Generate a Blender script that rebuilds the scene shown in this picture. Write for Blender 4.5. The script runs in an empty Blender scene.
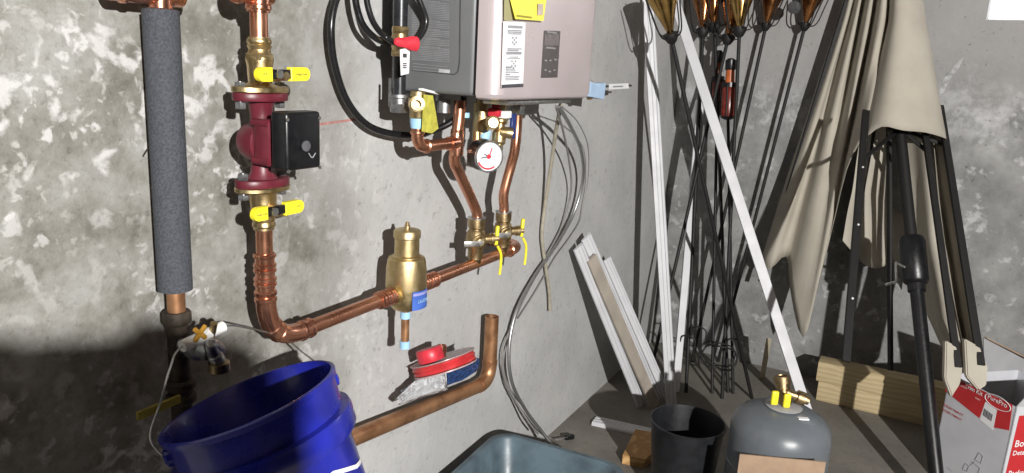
import bpy, bmesh, math, random
from mathutils import Vector, Matrix
R = math.radians
random.seed(7)
SC = bpy.context.scene
COL = SC.collection

# ------------------------------------------------------------------ camera
F = 740.0
CAM = Vector((0, 0, 1.38))
_v = Vector((-167, 3204, F)).normalized()              # image-space down vanishing direction
_d1 = Vector((418, -149, F)); _d1 = (_d1 - _v * _d1.dot(_v)).normalized()
_d2 = _v.cross(_d1).normalized()
if _d2.x > 0: _d2 = -_d2
CR = Vector((_d1.x, _d2.x, -_v.x))                      # camera right / down / forward in world
CD = Vector((_d1.y, _d2.y, -_v.y))
CF = Vector((_d1.z, _d2.z, -_v.z))
cam_d = bpy.data.cameras.new('camera'); cam = bpy.data.objects.new('camera', cam_d); COL.objects.link(cam)
cam_d.sensor_width = 36; cam_d.lens = 36 * F / 1024; cam_d.clip_start = 0.02
cam.matrix_world = Matrix(((CR.x, -CD.x, -CF.x, CAM.x), (CR.y, -CD.y, -CF.y, CAM.y), (CR.z, -CD.z, -CF.z, CAM.z), (0, 0, 0, 1)))
SC.camera = cam

# ------------------------------------------------------------------ light and exposure
world = bpy.data.worlds.new('world'); SC.world = world; world.use_nodes = True
wb = world.node_tree.nodes['Background']
wb.inputs[0].default_value = (0.95, 0.95, 1.0, 1); wb.inputs[1].default_value = 5.0
LAMP = Vector((-1.15, -2.0, 2.0))
LAMP_W = 1190
SC.view_settings.view_transform = 'Standard'
SC.view_settings.look = 'None'
SC.view_settings.gamma = 1
SC.view_settings.use_curve_mapping = False
SC.view_settings.exposure = 0.0

# ------------------------------------------------------------------ pixel helpers
def ray(px, py): return CR * (px - 512) + CD * (py - 236) + CF * F
def hit(px, py, P, N):
    r = ray(px, py); P = Vector(P); N = Vector(N)
    return CAM + r * ((P - CAM).dot(N) / r.dot(N))
def onX(px, py, x): return hit(px, py, (x, 0, 0), (1, 0, 0))
def onY(px, py, y): return hit(px, py, (0, y, 0), (0, 1, 0))
def onZ(px, py, z): return hit(px, py, (0, 0, z), (0, 0, 1))
def dep(px, py, d): return CAM + ray(px, py) * (d / F)
V = Vector
EX, EY, EZ = V((1, 0, 0)), V((0, 1, 0)), V((0, 0, 1))
WY, WX = 1.08, 3.62          # faces of the pipe wall and of the back wall

# ------------------------------------------------------------------ materials
def newmat(name):
    m = bpy.data.materials.new(name); m.use_nodes = True
    return m, m.node_tree.nodes, m.node_tree.links, m.node_tree.nodes['Principled BSDF']
def pos(n): return n.new('ShaderNodeNewGeometry').outputs['Position']
def noise(n, l, vec, scale, detail=4, rough=.55):
    t = n.new('ShaderNodeTexNoise'); t.inputs['Scale'].default_value = scale
    t.inputs['Detail'].default_value = detail; t.inputs['Roughness'].default_value = rough
    l.new(vec, t.inputs['Vector']); return t.outputs['Fac']
def ramp(n, l, fac, stops):
    r = n.new('ShaderNodeValToRGB'); e = r.color_ramp.elements
    for i, (p, c) in enumerate(stops):
        if not isinstance(c, tuple): c = (c, c, c)
        el = e[i] if i < 2 else e.new(p)
        el.position = p; el.color = (*c[:3], 1)
    l.new(fac, r.inputs['Fac']); return r.outputs['Color']
def mix(n, l, fac, a, b, mode='MIX'):
    m = n.new('ShaderNodeMix'); m.data_type = 'RGBA'; m.blend_type = mode
    for s, v in ((0, fac), (6, a), (7, b)):
        if isinstance(v, (int, float)): m.inputs[s].default_value = v
        elif isinstance(v, tuple): m.inputs[s].default_value = (*v[:3], 1)
        else: l.new(v, m.inputs[s])
    return m.outputs[2]
def bump(n, l, b, h, strength=.3, dist=.01):
    k = n.new('ShaderNodeBump'); k.inputs['Strength'].default_value = strength; k.inputs['Distance'].default_value = dist
    l.new(h, k.inputs['Height']); l.new(k.outputs['Normal'], b.inputs['Normal'])
def M(name, c, rough=.5, metal=0., var=.12, scale=30, bmp=0., bscale=120, c2=None, coat=0.):
    m, n, l, b = newmat(name)
    p = n.new('ShaderNodeTexCoord').outputs['Object']
    f = noise(n, l, p, scale, 5)
    d = c2 if c2 else tuple(x * (1 - var * 2.2) for x in c)
    l.new(ramp(n, l, f, [(.35, d), (.62, c)]), b.inputs['Base Color'])
    b.inputs['Metallic'].default_value = metal
    l.new(ramp(n, l, noise(n, l, p, scale * 1.7, 3), [(.3, max(0.02, rough - .07)), (.7, min(1, rough + .07))]), b.inputs['Roughness'])
    if coat: b.inputs['Coat Weight'].default_value = coat
    if bmp: bump(n, l, b, noise(n, l, p, bscale, 4), bmp, .004)
    return m
copper = M('copper', (.66, .32, .20), .30, .95, .1, 14, c2=(.52, .24, .15))
copper_fit = M('copper_fitting', (.68, .33, .22), .24, .95, .1, 20, c2=(.55, .25, .16))
copper_old = M('aged_copper', (.50, .27, .14), .42, .75, .2, 22, c2=(.30, .15, .075))
brass = M('brass', (.64, .51, .30), .38, 1, .12, 40, .08, 300, c2=(.52, .38, .18))
brass_cast = M('cast_brass', (.58, .47, .27), .42, 1, .1, 60, .2, 500, c2=(.50, .38, .18))
bronze = M('bronze_dark', (.42, .31, .17), .4, 1, .2, 60, .2, 400)
steel = M('steel', (.62, .62, .61), .34, 1, .12, 60)
zinc = M('galvanised', (.45, .46, .47), .45, 1, .2, 50)
iron = M('black_iron', (.03, .032, .036), .32, .3, .2, 50)
rust = M('rusted_iron', (.07, .055, .04), .7, .3, .3, 40, .3, 150)
maroon = M('maroon_enamel', (.125, .016, .027), .40, 0, .12, 30, .05, 400)
blackp = M('black_plastic', (.007, .0075, .009), .36, 0, .2, 50)
blackm = M('matt_black_paint', (.006, .0055, .0055), .62, 0, .2, 60)
rubber = M('black_rubber', (.010, .010, .011), .28, 0, .1, 30)
yellow = M('yellow_vinyl', (.85, .74, .03), .4, 0, .05, 20)
yellow_tag = M('yellow_tag', (.78, .70, .10), .6, 0, .08, 20)
yellow_pale = M('olive_yellow_tag', (.50, .47, .07), .7, 0, .15, 60, .2, 200)
white = M('white_paper', (.80, .80, .81), .6, 0, .04, 20)
whitep = M('white_plastic', (.82, .82, .80), .4, 0, .05, 20)
cyan = M('pale_blue_plastic', (.34, .58, .80), .45, 0, .06, 20)
ink = M('printed_ink', (.06, .06, .07), .7, 0, .1, 40)
grey_ink = M('grey_ink', (.30, .31, .34), .7, 0, .1, 40)
red = M('red_plastic', (.52, .03, .035), .35, 0, .15, 30)
redbright = M('red_vinyl', (.58, .03, .05), .42, 0, .12, 60)
red_print = M('red_print', (.50, .025, .03), .55, 0, .04, 10)
blue_lab = M('blue_label', (.06, .14, .50), .4, 0, .1, 30)
bluebag = M('blue_glitter_bag', (.03, .08, .24), .3, 0, .4, 160, .6, 160)
bucket_b = M('blue_bucket_plastic', (.016, .022, .30), .3, 0, .18, 14, .03, 60, coat=.2)
foam = M('grey_foam', (.062, .068, .082), .85, 0, .2, 260, .5, 400)
casegrey = M('grey_painted_case', (.13, .135, .14), .45, 0, .04, 10)
silver = M('silver_pink_cover', (.60, .53, .54), .33, .35, .03, 6)
silver_edge = M('silver_edge', (.62, .64, .68), .3, .3, .03, 6)
display = M('dark_display', (.075, .065, .065), .35, 0, .1, 20)
wtrim = M('white_trim_paint', (.60, .60, .625), .5, 0, .05, 8)
btrim = M('raw_beige_back', (.36, .32, .27), .7, 0, .1, 12)
tubm = M('slate_tub_plastic', (.10, .145, .175), .4, 0, .2, 12, .05, 90)
tankm = M('slate_tank_enamel', (.12, .135, .15), .33, 0, .06, 10, .03, 200)
labgrey = M('pale_grey_label', (.34, .34, .35), .5, 0, .05, 20)
binm = M('black_bin_plastic', (.014, .015, .018), .42, 0, .2, 20)
card = M('brown_cardboard', (.36, .25, .17), .8, 0, .08, 20)
carton = M('white_carton', (.56, .57, .60), .6, 0, .05, 9)
cartin = M('carton_grey_inside', (.33, .33, .34), .75, 0, .06, 15)
torchgold = M('gold_cone', (.55, .36, .13), .22, 1, .15, 20, c2=(.36, .22, .08))
torchcopper = M('copper_cone', (.42, .19, .075), .25, 1, .15, 20, c2=(.26, .11, .04))
redglass = M('red_lacquer', (.20, .025, .015), .3, 0, .2, 40)
orange = M('orange_plastic', (.55, .13, .03), .4, 0, .15, 40)
cablegrey = M('grey_cable', (.22, .21, .20), .5, 0, .1, 60)
cablebeige = M('beige_cable', (.36, .33, .26), .6, 0, .1, 60)
lockblue = M('sky_blue_plastic', (.42, .58, .78), .45, 0, .05, 20)

def M_armor():
    m, n, l, b = newmat('armoured_cable'); b.inputs['Base Color'].default_value = (.42, .42, .42, 1)
    b.inputs['Metallic'].default_value = .9; b.inputs['Roughness'].default_value = .4
    return m
armor = M_armor()
def M_clear():
    m, n, l, b = newmat('clear_polythene')
    b.inputs['Base Color'].default_value = (.85, .86, .88, 1); b.inputs['Roughness'].default_value = .18
    b.inputs['Transmission Weight'].default_value = .55; b.inputs['IOR'].default_value = 1.2
    bump(n, l, b, noise(n, l, pos(n), 90, 3), .6, .01)
    return m
clearbag = M_clear()
def M_wood(name, a, c, axis):
    m, n, l, b = newmat(name)
    p = n.new('ShaderNodeMapping'); p.inputs['Scale'].default_value = axis
    l.new(n.new('ShaderNodeTexCoord').outputs['Object'], p.inputs['Vector'])
    w = n.new('ShaderNodeTexWave'); w.bands_direction = 'Z'; w.inputs['Scale'].default_value = 5; w.inputs['Distortion'].default_value = 9
    w.inputs['Detail'].default_value = 3; w.inputs['Detail Scale'].default_value = 1.4
    l.new(p.outputs[0], w.inputs['Vector'])
    l.new(ramp(n, l, w.outputs['Fac'], [(.15, a), (.8, c)]), b.inputs['Base Color'])
    b.inputs['Roughness'].default_value = .75
    return m
wood = M_wood('pine_beam_wood', (.42, .33, .18), (.50, .40, .24), (3, .5, 3))
wood2 = M_wood('offcut_wood', (.40, .22, .08), (.58, .36, .15), (2, 2, 2))
def M_fabric():
    m, n, l, b = newmat('cream_canvas')
    f = noise(n, l, pos(n), 7, 4)
    l.new(ramp(n, l, f, [(.3, (.36, .33, .275)), (.7, (.43, .40, .335))]), b.inputs['Base Color'])
    b.inputs['Roughness'].default_value = .85
    w = n.new('ShaderNodeTexNoise'); w.inputs['Scale'].default_value = 700; l.new(pos(n), w.inputs['Vector'])
    bump(n, l, b, w.outputs['Fac'], .15, .001)
    return m
fabric = M_fabric()

def M_wall_left():
    m, n, l, b = newmat('old_poured_concrete')
    P = pos(n)
    sep = n.new('ShaderNodeSeparateXYZ'); l.new(P, sep.inputs[0])
    big = noise(n, l, P, 7.5, 9, .72)
    base = ramp(n, l, big, [(.32, (.10, .096, .078)), (.47, (.19, .185, .165)), (.62, (.28, .28, .265))])
    smooth = ramp(n, l, noise(n, l, P, 3.5, 6, .6), [(.3, (.36, .36, .355)), (.7, (.47, .47, .465))])
    # rough, blotchy on the pump side, smoother and paler behind the heater
    dw = n.new('ShaderNodeMath'); dw.operation = 'MULTIPLY_ADD'; dw.inputs[1].default_value = .25
    l.new(noise(n, l, P, 5, 3), dw.inputs[0]); l.new(sep.outputs['X'], dw.inputs[2])
    zone = ramp(n, l, dw.outputs[0], [(.0, 0), (1., 1)])
    mr = n.new('ShaderNodeMapRange'); mr.inputs[1].default_value = 1.18; mr.inputs[2].default_value = 1.45
    l.new(dw.outputs[0], mr.inputs[0])
    c = mix(n, l, mr.outputs[0], base, smooth)
    # white efflorescence flakes: two sizes, clustered by a larger noise
    def patches(scale, lo, hi, clus, cl, ch):
        v = n.new('ShaderNodeTexNoise'); v.inputs['Scale'].default_value = scale; v.inputs['Detail'].default_value = 6
        v.inputs['Roughness'].default_value = .5; v.inputs['Distortion'].default_value = .4; l.new(P, v.inputs['Vector'])
        a = ramp(n, l, v.outputs['Fac'], [(lo, 0), (hi, 1)])
        k = ramp(n, l, noise(n, l, P, clus, 2), [(cl, 0), (ch, 1)])
        return mix(n, l, 1.0, a, k, 'MULTIPLY')
    f1 = patches(22, .56, .64, 2.6, .36, .62)
    f2 = patches(55, .57, .66, 5., .42, .6)
    fl = mix(n, l, 1.0, f1, f2, 'ADD')
    keep = n.new('ShaderNodeMapRange'); keep.inputs[1].default_value = 1.25; keep.inputs[2].default_value = 1.6
    keep.inputs[3].default_value = 1; keep.inputs[4].default_value = .12; l.new(sep.outputs['X'], keep.inputs[0])
    fl = mix(n, l, 1.0, fl, keep.outputs[0], 'MULTIPLY')
    c = mix(n, l, fl, c, (.46, .46, .45))
    pits = ramp(n, l, noise(n, l, P, 55, 4, .7), [(.28, .68), (.42, 1)])
    c = mix(n, l, 1.0, c, pits, 'MULTIPLY')
    # darker strip running down beside the gas pipe
    st = n.new('ShaderNodeMapRange'); st.interpolation_type = 'SMOOTHSTEP'
    ab = n.new('ShaderNodeMath'); ab.operation = 'SUBTRACT'; ab.inputs[1].default_value = 1.30; l.new(dw.outputs[0], ab.inputs[0])
    aa = n.new('ShaderNodeMath'); aa.operation = 'ABSOLUTE'; l.new(ab.outputs[0], aa.inputs[0])
    st.inputs[1].default_value = .02; st.inputs[2].default_value = .09; st.inputs[3].default_value = .38; st.inputs[4].default_value = 0
    l.new(aa.outputs[0], st.inputs[0])
    c = mix(n, l, st.outputs[0], c, (.21, .205, .19))
    l.new(c, b.inputs['Base Color']); b.inputs['Roughness'].default_value = .9
    h = mix(n, l, .08, noise(n, l, P, 30, 7, .65), fl)
    bump(n, l, b, h, .28, .012)
    return m
def M_wall_back():
    m, n, l, b = newmat('damp_poured_concrete')
    P = pos(n); sep = n.new('ShaderNodeSeparateXYZ'); l.new(P, sep.inputs[0])
    up = ramp(n, l, noise(n, l, P, 2., 4), [(.3, (.27, .265, .26)), (.7, (.35, .345, .34))])
    lo = ramp(n, l, noise(n, l, P, 6, 6, .65), [(.3, (.15, .15, .15)), (.7, (.31, .31, .30))])
    z = n.new('ShaderNodeMath'); z.operation = 'MULTIPLY_ADD'; z.inputs[1].default_value = .35
    l.new(noise(n, l, P, 3, 4), z.inputs[0]); l.new(sep.outputs['Z'], z.inputs[2])
    mr = n.new('ShaderNodeMapRange'); mr.inputs[1].default_value = 1.44; mr.inputs[2].default_value = 1.62; l.new(z.outputs[0], mr.inputs[0])
    c = mix(n, l, mr.outputs[0], lo, up)
    # salt tide mark where the damp ends and flakes below it
    s = n.new('ShaderNodeMath'); s.operation = 'SUBTRACT'; s.inputs[1].default_value = 1.45; l.new(z.outputs[0], s.inputs[0])
    a = n.new('ShaderNodeMath'); a.operation = 'ABSOLUTE'; l.new(s.outputs[0], a.inputs[0])
    t = n.new('ShaderNodeMapRange'); t.inputs[1].default_value = .0; t.inputs[2].default_value = .13; t.inputs[3].default_value = .8; t.inputs[4].default_value = 0
    l.new(a.outputs[0], t.inputs[0])
    tn = mix(n, l, 1., t.outputs[0], ramp(n, l, noise(n, l, P, 9, 5, .7), [(.42, 0), (.6, 1)]), 'MULTIPLY')
    c = mix(n, l, tn, c, (.50, .50, .51))
    fk = ramp(n, l, noise(n, l, P, 17, 4), [(.58, 0), (.68, .8)])
    inv = n.new('ShaderNodeMath'); inv.operation = 'SUBTRACT'; inv.inputs[0].default_value = 1; l.new(mr.outputs[0], inv.inputs[1])
    fk = mix(n, l, 1., fk, inv.outputs[0], 'MULTIPLY')
    c = mix(n, l, fk, c, (.46, .46, .46))
    c = mix(n, l, 1., c, ramp(n, l, noise(n, l, P, 40, 3, .7), [(.27, .5), (.36, 1)]), 'MULTIPLY')
    l.new(c, b.inputs['Base Color']); b.inputs['Roughness'].default_value = .9
    bump(n, l, b, noise(n, l, P, 24, 7, .65), .4, .015)
    return m
def M_floor():
    m, n, l, b = newmat('basement_floor_concrete')
    P = pos(n)
    c = ramp(n, l, noise(n, l, P, 4, 6, .6), [(.3, (.125, .115, .10)), (.7, (.21, .195, .17))])
    c = mix(n, l, 1., c, ramp(n, l, noise(n, l, P, 40, 4, .7), [(.3, .7), (.45, 1)]), 'MULTIPLY')
    l.new(c, b.inputs['Base Color']); b.inputs['Roughness'].default_value = .8
    bump(n, l, b, noise(n, l, P, 50, 6), .2, .006)
    return m
m_wl, m_wb, m_fl = M_wall_left(), M_wall_back(), M_floor()
m_dark = M('dark_block_wall', (.10, .098, .092), .95, 0, .15, 4)  # dark block colour, keeps bounce from the unseen walls low
m_ceil = M('joist_boards', (.14, .10, .07), .85, 0, .2, 6)

# ------------------------------------------------------------------ geometry helpers
ORG = {}
class G:
    def __init__(s): s.bm = bmesh.new()
    def _v(s, pts): return [s.bm.verts.new(p) for p in pts]
    def _f(s, vs):
        try: return s.bm.faces.new(vs)
        except ValueError: return None
    def box(s, c, size, ax=(EX, EY, EZ), bev=0, seg=2):
        t = bmesh.new(); bmesh.ops.create_cube(t, size=1)
        for v in t.verts:
            v.co = V((v.co.x * size[0], v.co.y * size[1], v.co.z * size[2]))
        if bev: bmesh.ops.bevel(t, geom=list(t.edges), offset=bev, segments=seg, affect='EDGES', profile=.5)
        c = V(c); mp = {}
        for v in t.verts: mp[v] = s.bm.verts.new(c + ax[0] * v.co.x + ax[1] * v.co.y + ax[2] * v.co.z)
        for f in t.faces: s._f([mp[v] for v in f.verts])
        t.free(); return s
    def loft(s, loops, cap0=True, cap1=True, close=True):
        rows = [s._v(lp) for lp in loops]; n = len(rows[0])
        for a, b in zip(rows, rows[1:]):
            for i in range(n if close else n - 1):
                j = (i + 1) % n; s._f([a[i], a[j], b[j], b[i]])
        if cap0: s._f(rows[0][::-1])
        if cap1: s._f(rows[-1])
        return s
    def tube(s, pts, r, n=12, cap=True):
        pts = [V(p) for p in pts]; k = len(pts)
        rs = r if isinstance(r, (list, tuple)) else [r] * k
        tg = [(pts[min(i + 1, k - 1)] - pts[max(i - 1, 0)]).normalized() for i in range(k)]
        u = tg[0].orthogonal().normalized(); loops = []
        for i in range(k):
            u = (u - tg[i] * u.dot(tg[i])).normalized(); w = tg[i].cross(u)
            loops.append([pts[i] + (u * math.cos(a) + w * math.sin(a)) * rs[i] for a in (2 * math.pi * j / n for j in range(n))])
        return s.loft(loops, cap, cap)
    def lathe(s, prof, o, ax=EZ, n=24, cap=True):
        ax = V(ax).normalized(); u = ax.orthogonal().normalized(); w = ax.cross(u); o = V(o)
        loops = [[o + ax * t + (u * math.cos(a) + w * math.sin(a)) * max(r, .0002) for a in (2 * math.pi * j / n for j in range(n))] for t, r in prof]
        return s.loft(loops, cap, cap)
    def prism(s, outl, d):
        """outline of 3-D points, extruded by vector d"""
        d = V(d); return s.loft([[V(p) for p in outl], [V(p) + d for p in outl]])
    def bar(s, a, b, wd, w, t):
        a, b = V(a), V(b); d = (b - a).normalized(); wv = V(wd); wv = (wv - d * wv.dot(d)).normalized(); nv = d.cross(wv)
        return s.box((a + b) / 2, (w, t, (b - a).length), (wv, nv, d), min(w, t) * .15, 1)
    def grid(s, rows):
        return s.loft(rows, False, False, False)
    def build(s, name, mat, parent=None, smooth=True, base=False, ang=38):
        bm = s.bm
        bmesh.ops.recalc_face_normals(bm, faces=bm.faces)
        co = [v.co for v in bm.verts]
        lo = V([min(c[i] for c in co) for i in range(3)]); hi = V([max(c[i] for c in co) for i in range(3)])
        o = (lo + hi) / 2
        if base or parent is None: o.z = lo.z
        for v in bm.verts: v.co -= o
        me = bpy.data.meshes.new(name); bm.to_mesh(me); bm.free()
        if smooth: me.shade_smooth(); me.set_sharp_from_angle(angle=R(ang))
        me.materials.append(mat)
        ob = bpy.data.objects.new(name, me); COL.objects.link(ob); ORG[ob] = o
        if parent is not None: ob.parent = parent; ob.location = o - ORG[parent]
        else: ob.location = o
        return ob
def tag(o, label, cat, group=None):
    o['label'] = label; o['category'] = cat
    if group: o['group'] = group
    return o
def thing(name, loc, label, cat, group=None):
    o = bpy.data.objects.new(name, None); o.empty_display_size = .05; COL.objects.link(o)
    o.location = V(loc); ORG[o] = V(loc); return tag(o, label, cat, group)
def struct(o): o['kind'] = 'structure'; return o
def again(o, where, parent):
    c = o.copy(); COL.objects.link(c); c.parent = parent; c.location = V(where) - ORG[parent]; ORG[c] = V(where); return c
def spl(pts, k=8):
    pts = [V(p) for p in pts]; q = [pts[0] * 2 - pts[1]] + pts + [pts[-1] * 2 - pts[-2]]; out = []
    for i in range(1, len(q) - 2):
        a, b, c, d = q[i - 1:i + 3]
        for j in range(k):
            t = j / k
            out.append(.5 * ((2 * b) + (c - a) * t + (2 * a - 5 * b + 4 * c - d) * t * t + (3 * b - a - 3 * c + d) * t ** 3))
    return out + [pts[-1]]
def bend(a, c, b, r, k=8):
    """points a -> rounded corner c -> b"""
    a, b, c = V(a), V(b), V(c); u = (a - c).normalized(); w = (b - c).normalized()
    p0, p1 = c + u * r, c + w * r; out = []
    for i in range(k + 1):
        t = i / k; out.append(p0 * (1 - t) ** 2 + c * 2 * t * (1 - t) + p1 * t * t)
    # push the curve outwards to a rounder arc
    return out
def text(name, s, o, u, v, size, mat, parent, ext=.0003, align='LEFT', bold=0.):
    cu = bpy.data.curves.new('txt', 'FONT'); cu.body = s; cu.size = 1; cu.align_x = align; cu.extrude = 0; cu.offset = bold; cu.resolution_u = 2
    to = bpy.data.objects.new('txt', cu); COL.objects.link(to)
    me = bpy.data.meshes.new_from_object(to.evaluated_get(bpy.context.evaluated_depsgraph_get()))
    bpy.data.objects.remove(to); bpy.data.curves.remove(cu)
    u, v, o = V(u).normalized(), V(v).normalized(), V(o); w = u.cross(v)
    for x in me.vertices: x.co = u * x.co.x * size + v * x.co.y * size + w * ext
    me.name = name; me.materials.append(mat)
    ob = bpy.data.objects.new(name, me); COL.objects.link(ob); ORG[ob] = o
    ob.parent = parent; ob.location = o - ORG[parent]
    return ob
def ring(g, o, ax, r, bulge=.0022, w=.005):
    g.lathe([(-w, r), (-w * .5, r + bulge), (w * .5, r + bulge), (w, r)], o, ax, 24)
def hexagon(g, o, ax, r, h): g.lathe([(0, r * .93), (h * .12, r), (h * .88, r), (h, r * .93)], o, ax, 6)

# ================================================================== the room
H = 2.55; X0, Y0 = -4.6, -5.2
g = G(); g.box(((X0 + WX) / 2, WY + .1, H / 2), (WX - X0 + .4, .2, H)); wall_left = struct(g.build('wall_left', m_wl, smooth=False))
WN = (-1.02, -.155, 1.655, 2.10)        # window opening: y0, y1, z0, z1
g = G()
def wb_box(y0, y1, z0, z1): g.box((WX + .11, (y0 + y1) / 2, (z0 + z1) / 2), (.22, y1 - y0, z1 - z0))
wb_box(Y0 - .2, WY, 0, WN[2]); wb_box(Y0 - .2, WY, WN[3], H); wb_box(Y0 - .2, WN[0], WN[2], WN[3]); wb_box(WN[1], WY, WN[2], WN[3])
wall_back = struct(g.build('wall_back', m_wb, smooth=False))
g = G(); g.box(((X0 + WX) / 2, Y0 - .1, H / 2), (WX - X0 + .4, .2, H)); struct(g.build('wall_right', m_dark, smooth=False))
g = G(); g.box((X0 - .1, (Y0 + WY) / 2, H / 2), (.2, WY - Y0, H)); struct(g.build('wall_front', m_dark, smooth=False))
g = G(); g.box(((X0 + WX) / 2, (Y0 + WY) / 2, -.05), (WX - X0 + .4, WY - Y0 + .4, .1)); struct(g.build('floor', m_fl, smooth=False))
g = G(); g.box(((X0 + WX) / 2, (Y0 + WY) / 2, H + .05), (WX - X0 + .4, WY - Y0 + .4, .1)); struct(g.build('ceiling', m_ceil, smooth=False))
# window
w = bpy.data.objects.new('window_1', None); COL.objects.link(w); w.location = (WX + .12, -.59, WN[2]); ORG[w] = w.location.copy(); w['kind'] = 'structure'
w['label'] = 'small bright basement window high in the back wall'
g = G()
yc, zc = (WN[0] + WN[1]) / 2, (WN[2] + WN[3]) / 2; hy, hz = WN[1] - WN[0], WN[3] - WN[2]
for z in (WN[2] + .008, WN[3] - .008): g.box((WX + .17, yc, z), (.04, hy, .016), bev=.003)
for y in (WN[0] + .008, WN[1] - .008): g.box((WX + .17, y, zc), (.04, .016, hz - .032), bev=.003)
g.build('window_frame', wtrim, w)
mg, n_, l_, b_ = newmat('window_glass'); b_.inputs['Transmission Weight'].default_value = 1; b_.inputs['Roughness'].default_value = .0; b_.inputs['IOR'].default_value = 1.05
g = G(); g.box((WX + .17, yc, zc), (.004, hy - .032, hz - .032)); g.build('pane', mg, w, False)
# red chalk line and pipe seam details drawn on the pipe wall
chalk = M('red_chalk', (.42, .20, .18), .9, 0, .2, 60)
g = G(); a, b = onY(318, 124, WY - .0006), onY(362, 118, WY - .0006)
g.box((a + b) / 2, ((b - a).length, .0008, .005), ((b - a).normalized(), EY, EZ)); g.build('chalk_line', chalk, wall_left, False)

g = G(); g.prism([onX(px, py, WX - .0012) for px, py in ((938, 103), (939.5, 90), (944, 78), (951, 70), (957, 62), (964, 56), (960, 66), (953, 75), (947.5, 83), (943, 94))], (.001, 0, 0))
g.build('salt_streak', M('white_salt', (.46, .46, .46), .95, 0, .2, 60), wall_back, False)
# lamp (behind the camera)
LDIR = (V((2.3, .75, .75)) - LAMP).normalized()
lamp = thing('work_light', LAMP - V((0, 0, .12)), 'round black work light hanging on a cord and aimed at the corner', 'lamp')
g = G(); g.tube([LAMP - LDIR * .1, V((LAMP.x, LAMP.y, H - .001)) - V((LDIR.x, LDIR.y, 0)) * .1], .004, 8); g.build('cord', blackp, lamp)
g = G(); g.lathe([(-.14, .02), (-.13, .04), (-.06, .075), (-.02, .085), (-.022, .081), (-.06, .07), (-.1, .03)], LAMP, LDIR, 24); g.build('reflector_shell', blackp, lamp)
ld = bpy.data.lights.new('work_light', 'SPOT'); ld.energy = LAMP_W; ld.shadow_soft_size = .028; ld.color = (1.0, .975, .945)
ld.spot_size = R(100); ld.spot_blend = .55
lo = bpy.data.objects.new('work_light', ld); COL.objects.link(lo); lo.parent = lamp; lo.location = LAMP - ORG[lamp]
lo.rotation_euler = LDIR.to_track_quat('-Z', 'Y').to_euler()

# ================================================================== insulated riser
PY = 1.025
xi = onY(168, 150, PY).x
zi = lambda py: onY(168, py, PY).z
t = thing('insulated_riser_pipe', (xi, PY, onY(180, 420, PY).z), 'vertical copper pipe wrapped in grey foam insulation', 'pipe')
g = G(); g.lathe([(zi(292), .021), (zi(292) + .002, .0265), (zi(9) - .002, .0265), (zi(9), .021)], (xi, PY, 0), EZ, 32); g.build('foam_sleeve', foam, t)
g = G(); g.tube([(xi, PY, onY(177, 316, PY).z), (xi, PY, zi(2))], .0143, 20); g.build('copper_pipe', copper_old, t)
ztop = zi(-6)
g = G(); g.lathe([(-.085, .016), (-.085, .0175), (.035, .0175), (.035, .016)], (xi, PY, ztop), EX, 20)
g.lathe([(-.035, .0175), (0, .0175)], (xi, PY, ztop), EZ, 20)
ring(g, V((xi - .06, PY, ztop)), EX, .0175); ring(g, V((xi, PY, ztop - .026)), EZ, .0175); g.build('tee_fitting', copper_fit, t)
zz = lambda py: onY(181, py, PY).z
g = G(); g.lathe([(zz(470), .017), (zz(316), .017)], (xi, PY, 0), EZ, 20); g.build('iron_pipe', rust, t)
g = G(); g.lathe([(zz(322), .02), (zz(320), .0225), (zz(311), .0225), (zz(309), .02)], (xi, PY, 0), EZ, 20); g.build('union_collar', rust, t)
for (a, b) in ((388, 378), (402, 392)):
    g = G(); g.lathe([(zz(a), .02), (zz(a) + .004, .0245), (zz(b) - .004, .0245), (zz(b), .02)], (xi, PY, 0), EZ, 20); g.build('coupling', rust, t)

# rusty tie wire poking out of the wall
g = G(); p = onY(148, 122, WY)
g.tube(spl([p + V((0, .005, 0)), p + V((0, -.02, .004)), p + V((-.012, -.03, -.02)), p + V((-.02, -.012, -.05))]), .0014, 6)
g.tube(spl([p + V((.004, -.018, .004)), p + V((-.004, -.03, .02)), p + V((-.012, -.02, .03))]), .0012, 6)
tag(g.build('tie_wire', rust), 'short rusty wire end poking out of the concrete', 'wire')

# ================================================================== hose bibb and bucket
fa = onY(186, 350, .985)
t = thing('hose_bibb', (xi, .99, fa.z - .05), 'old garden tap on the dark iron pipe holding up the bucket', 'tap')
g = G(); g.lathe([(0, .015), (.02, .015), (.022, .019), (.04, .019), (.045, .014), (.065, .014)], (xi, 1.01, fa.z), -EY, 18)
sp = onY(215, 355, .93)
g.tube(spl([V((xi, .965, fa.z)), V((xi + .01, .94, fa.z + .004)), V((sp.x - .008, sp.y, sp.z + .02)), sp, sp + V((.004, -.004, -.012))]), [.011] * 16 + [.010] * 8 + [.012] * 9, 14)
g.build('tap_body', zinc, t)
g = G(); g.lathe([(-.014, .0165), (0, .0165)], sp + V((.004, -.004, -.012)), EZ, 16); g.build('hose_thread', bronze, t)
g = G(); g.lathe([(0, .006), (.05, .006)], (xi, .95, fa.z + .005), V((0, -.3, 1)), 10); g.build('stem', brass, t)
hp = onY(200, 333, .93)
g = G()
for k in range(4):
    a = R(45 + 90 * k); g.box(hp + V((math.cos(a) * .008, 0, math.sin(a) * .008)), (.015, .006, .008), (V((math.cos(a), 0, math.sin(a))), EY, V((-math.sin(a), 0, math.cos(a)))), .003)
g.build('tap_handle', M('orange_handle', (.50, .26, .03), .5, 0, .1, 30), t)

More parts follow.
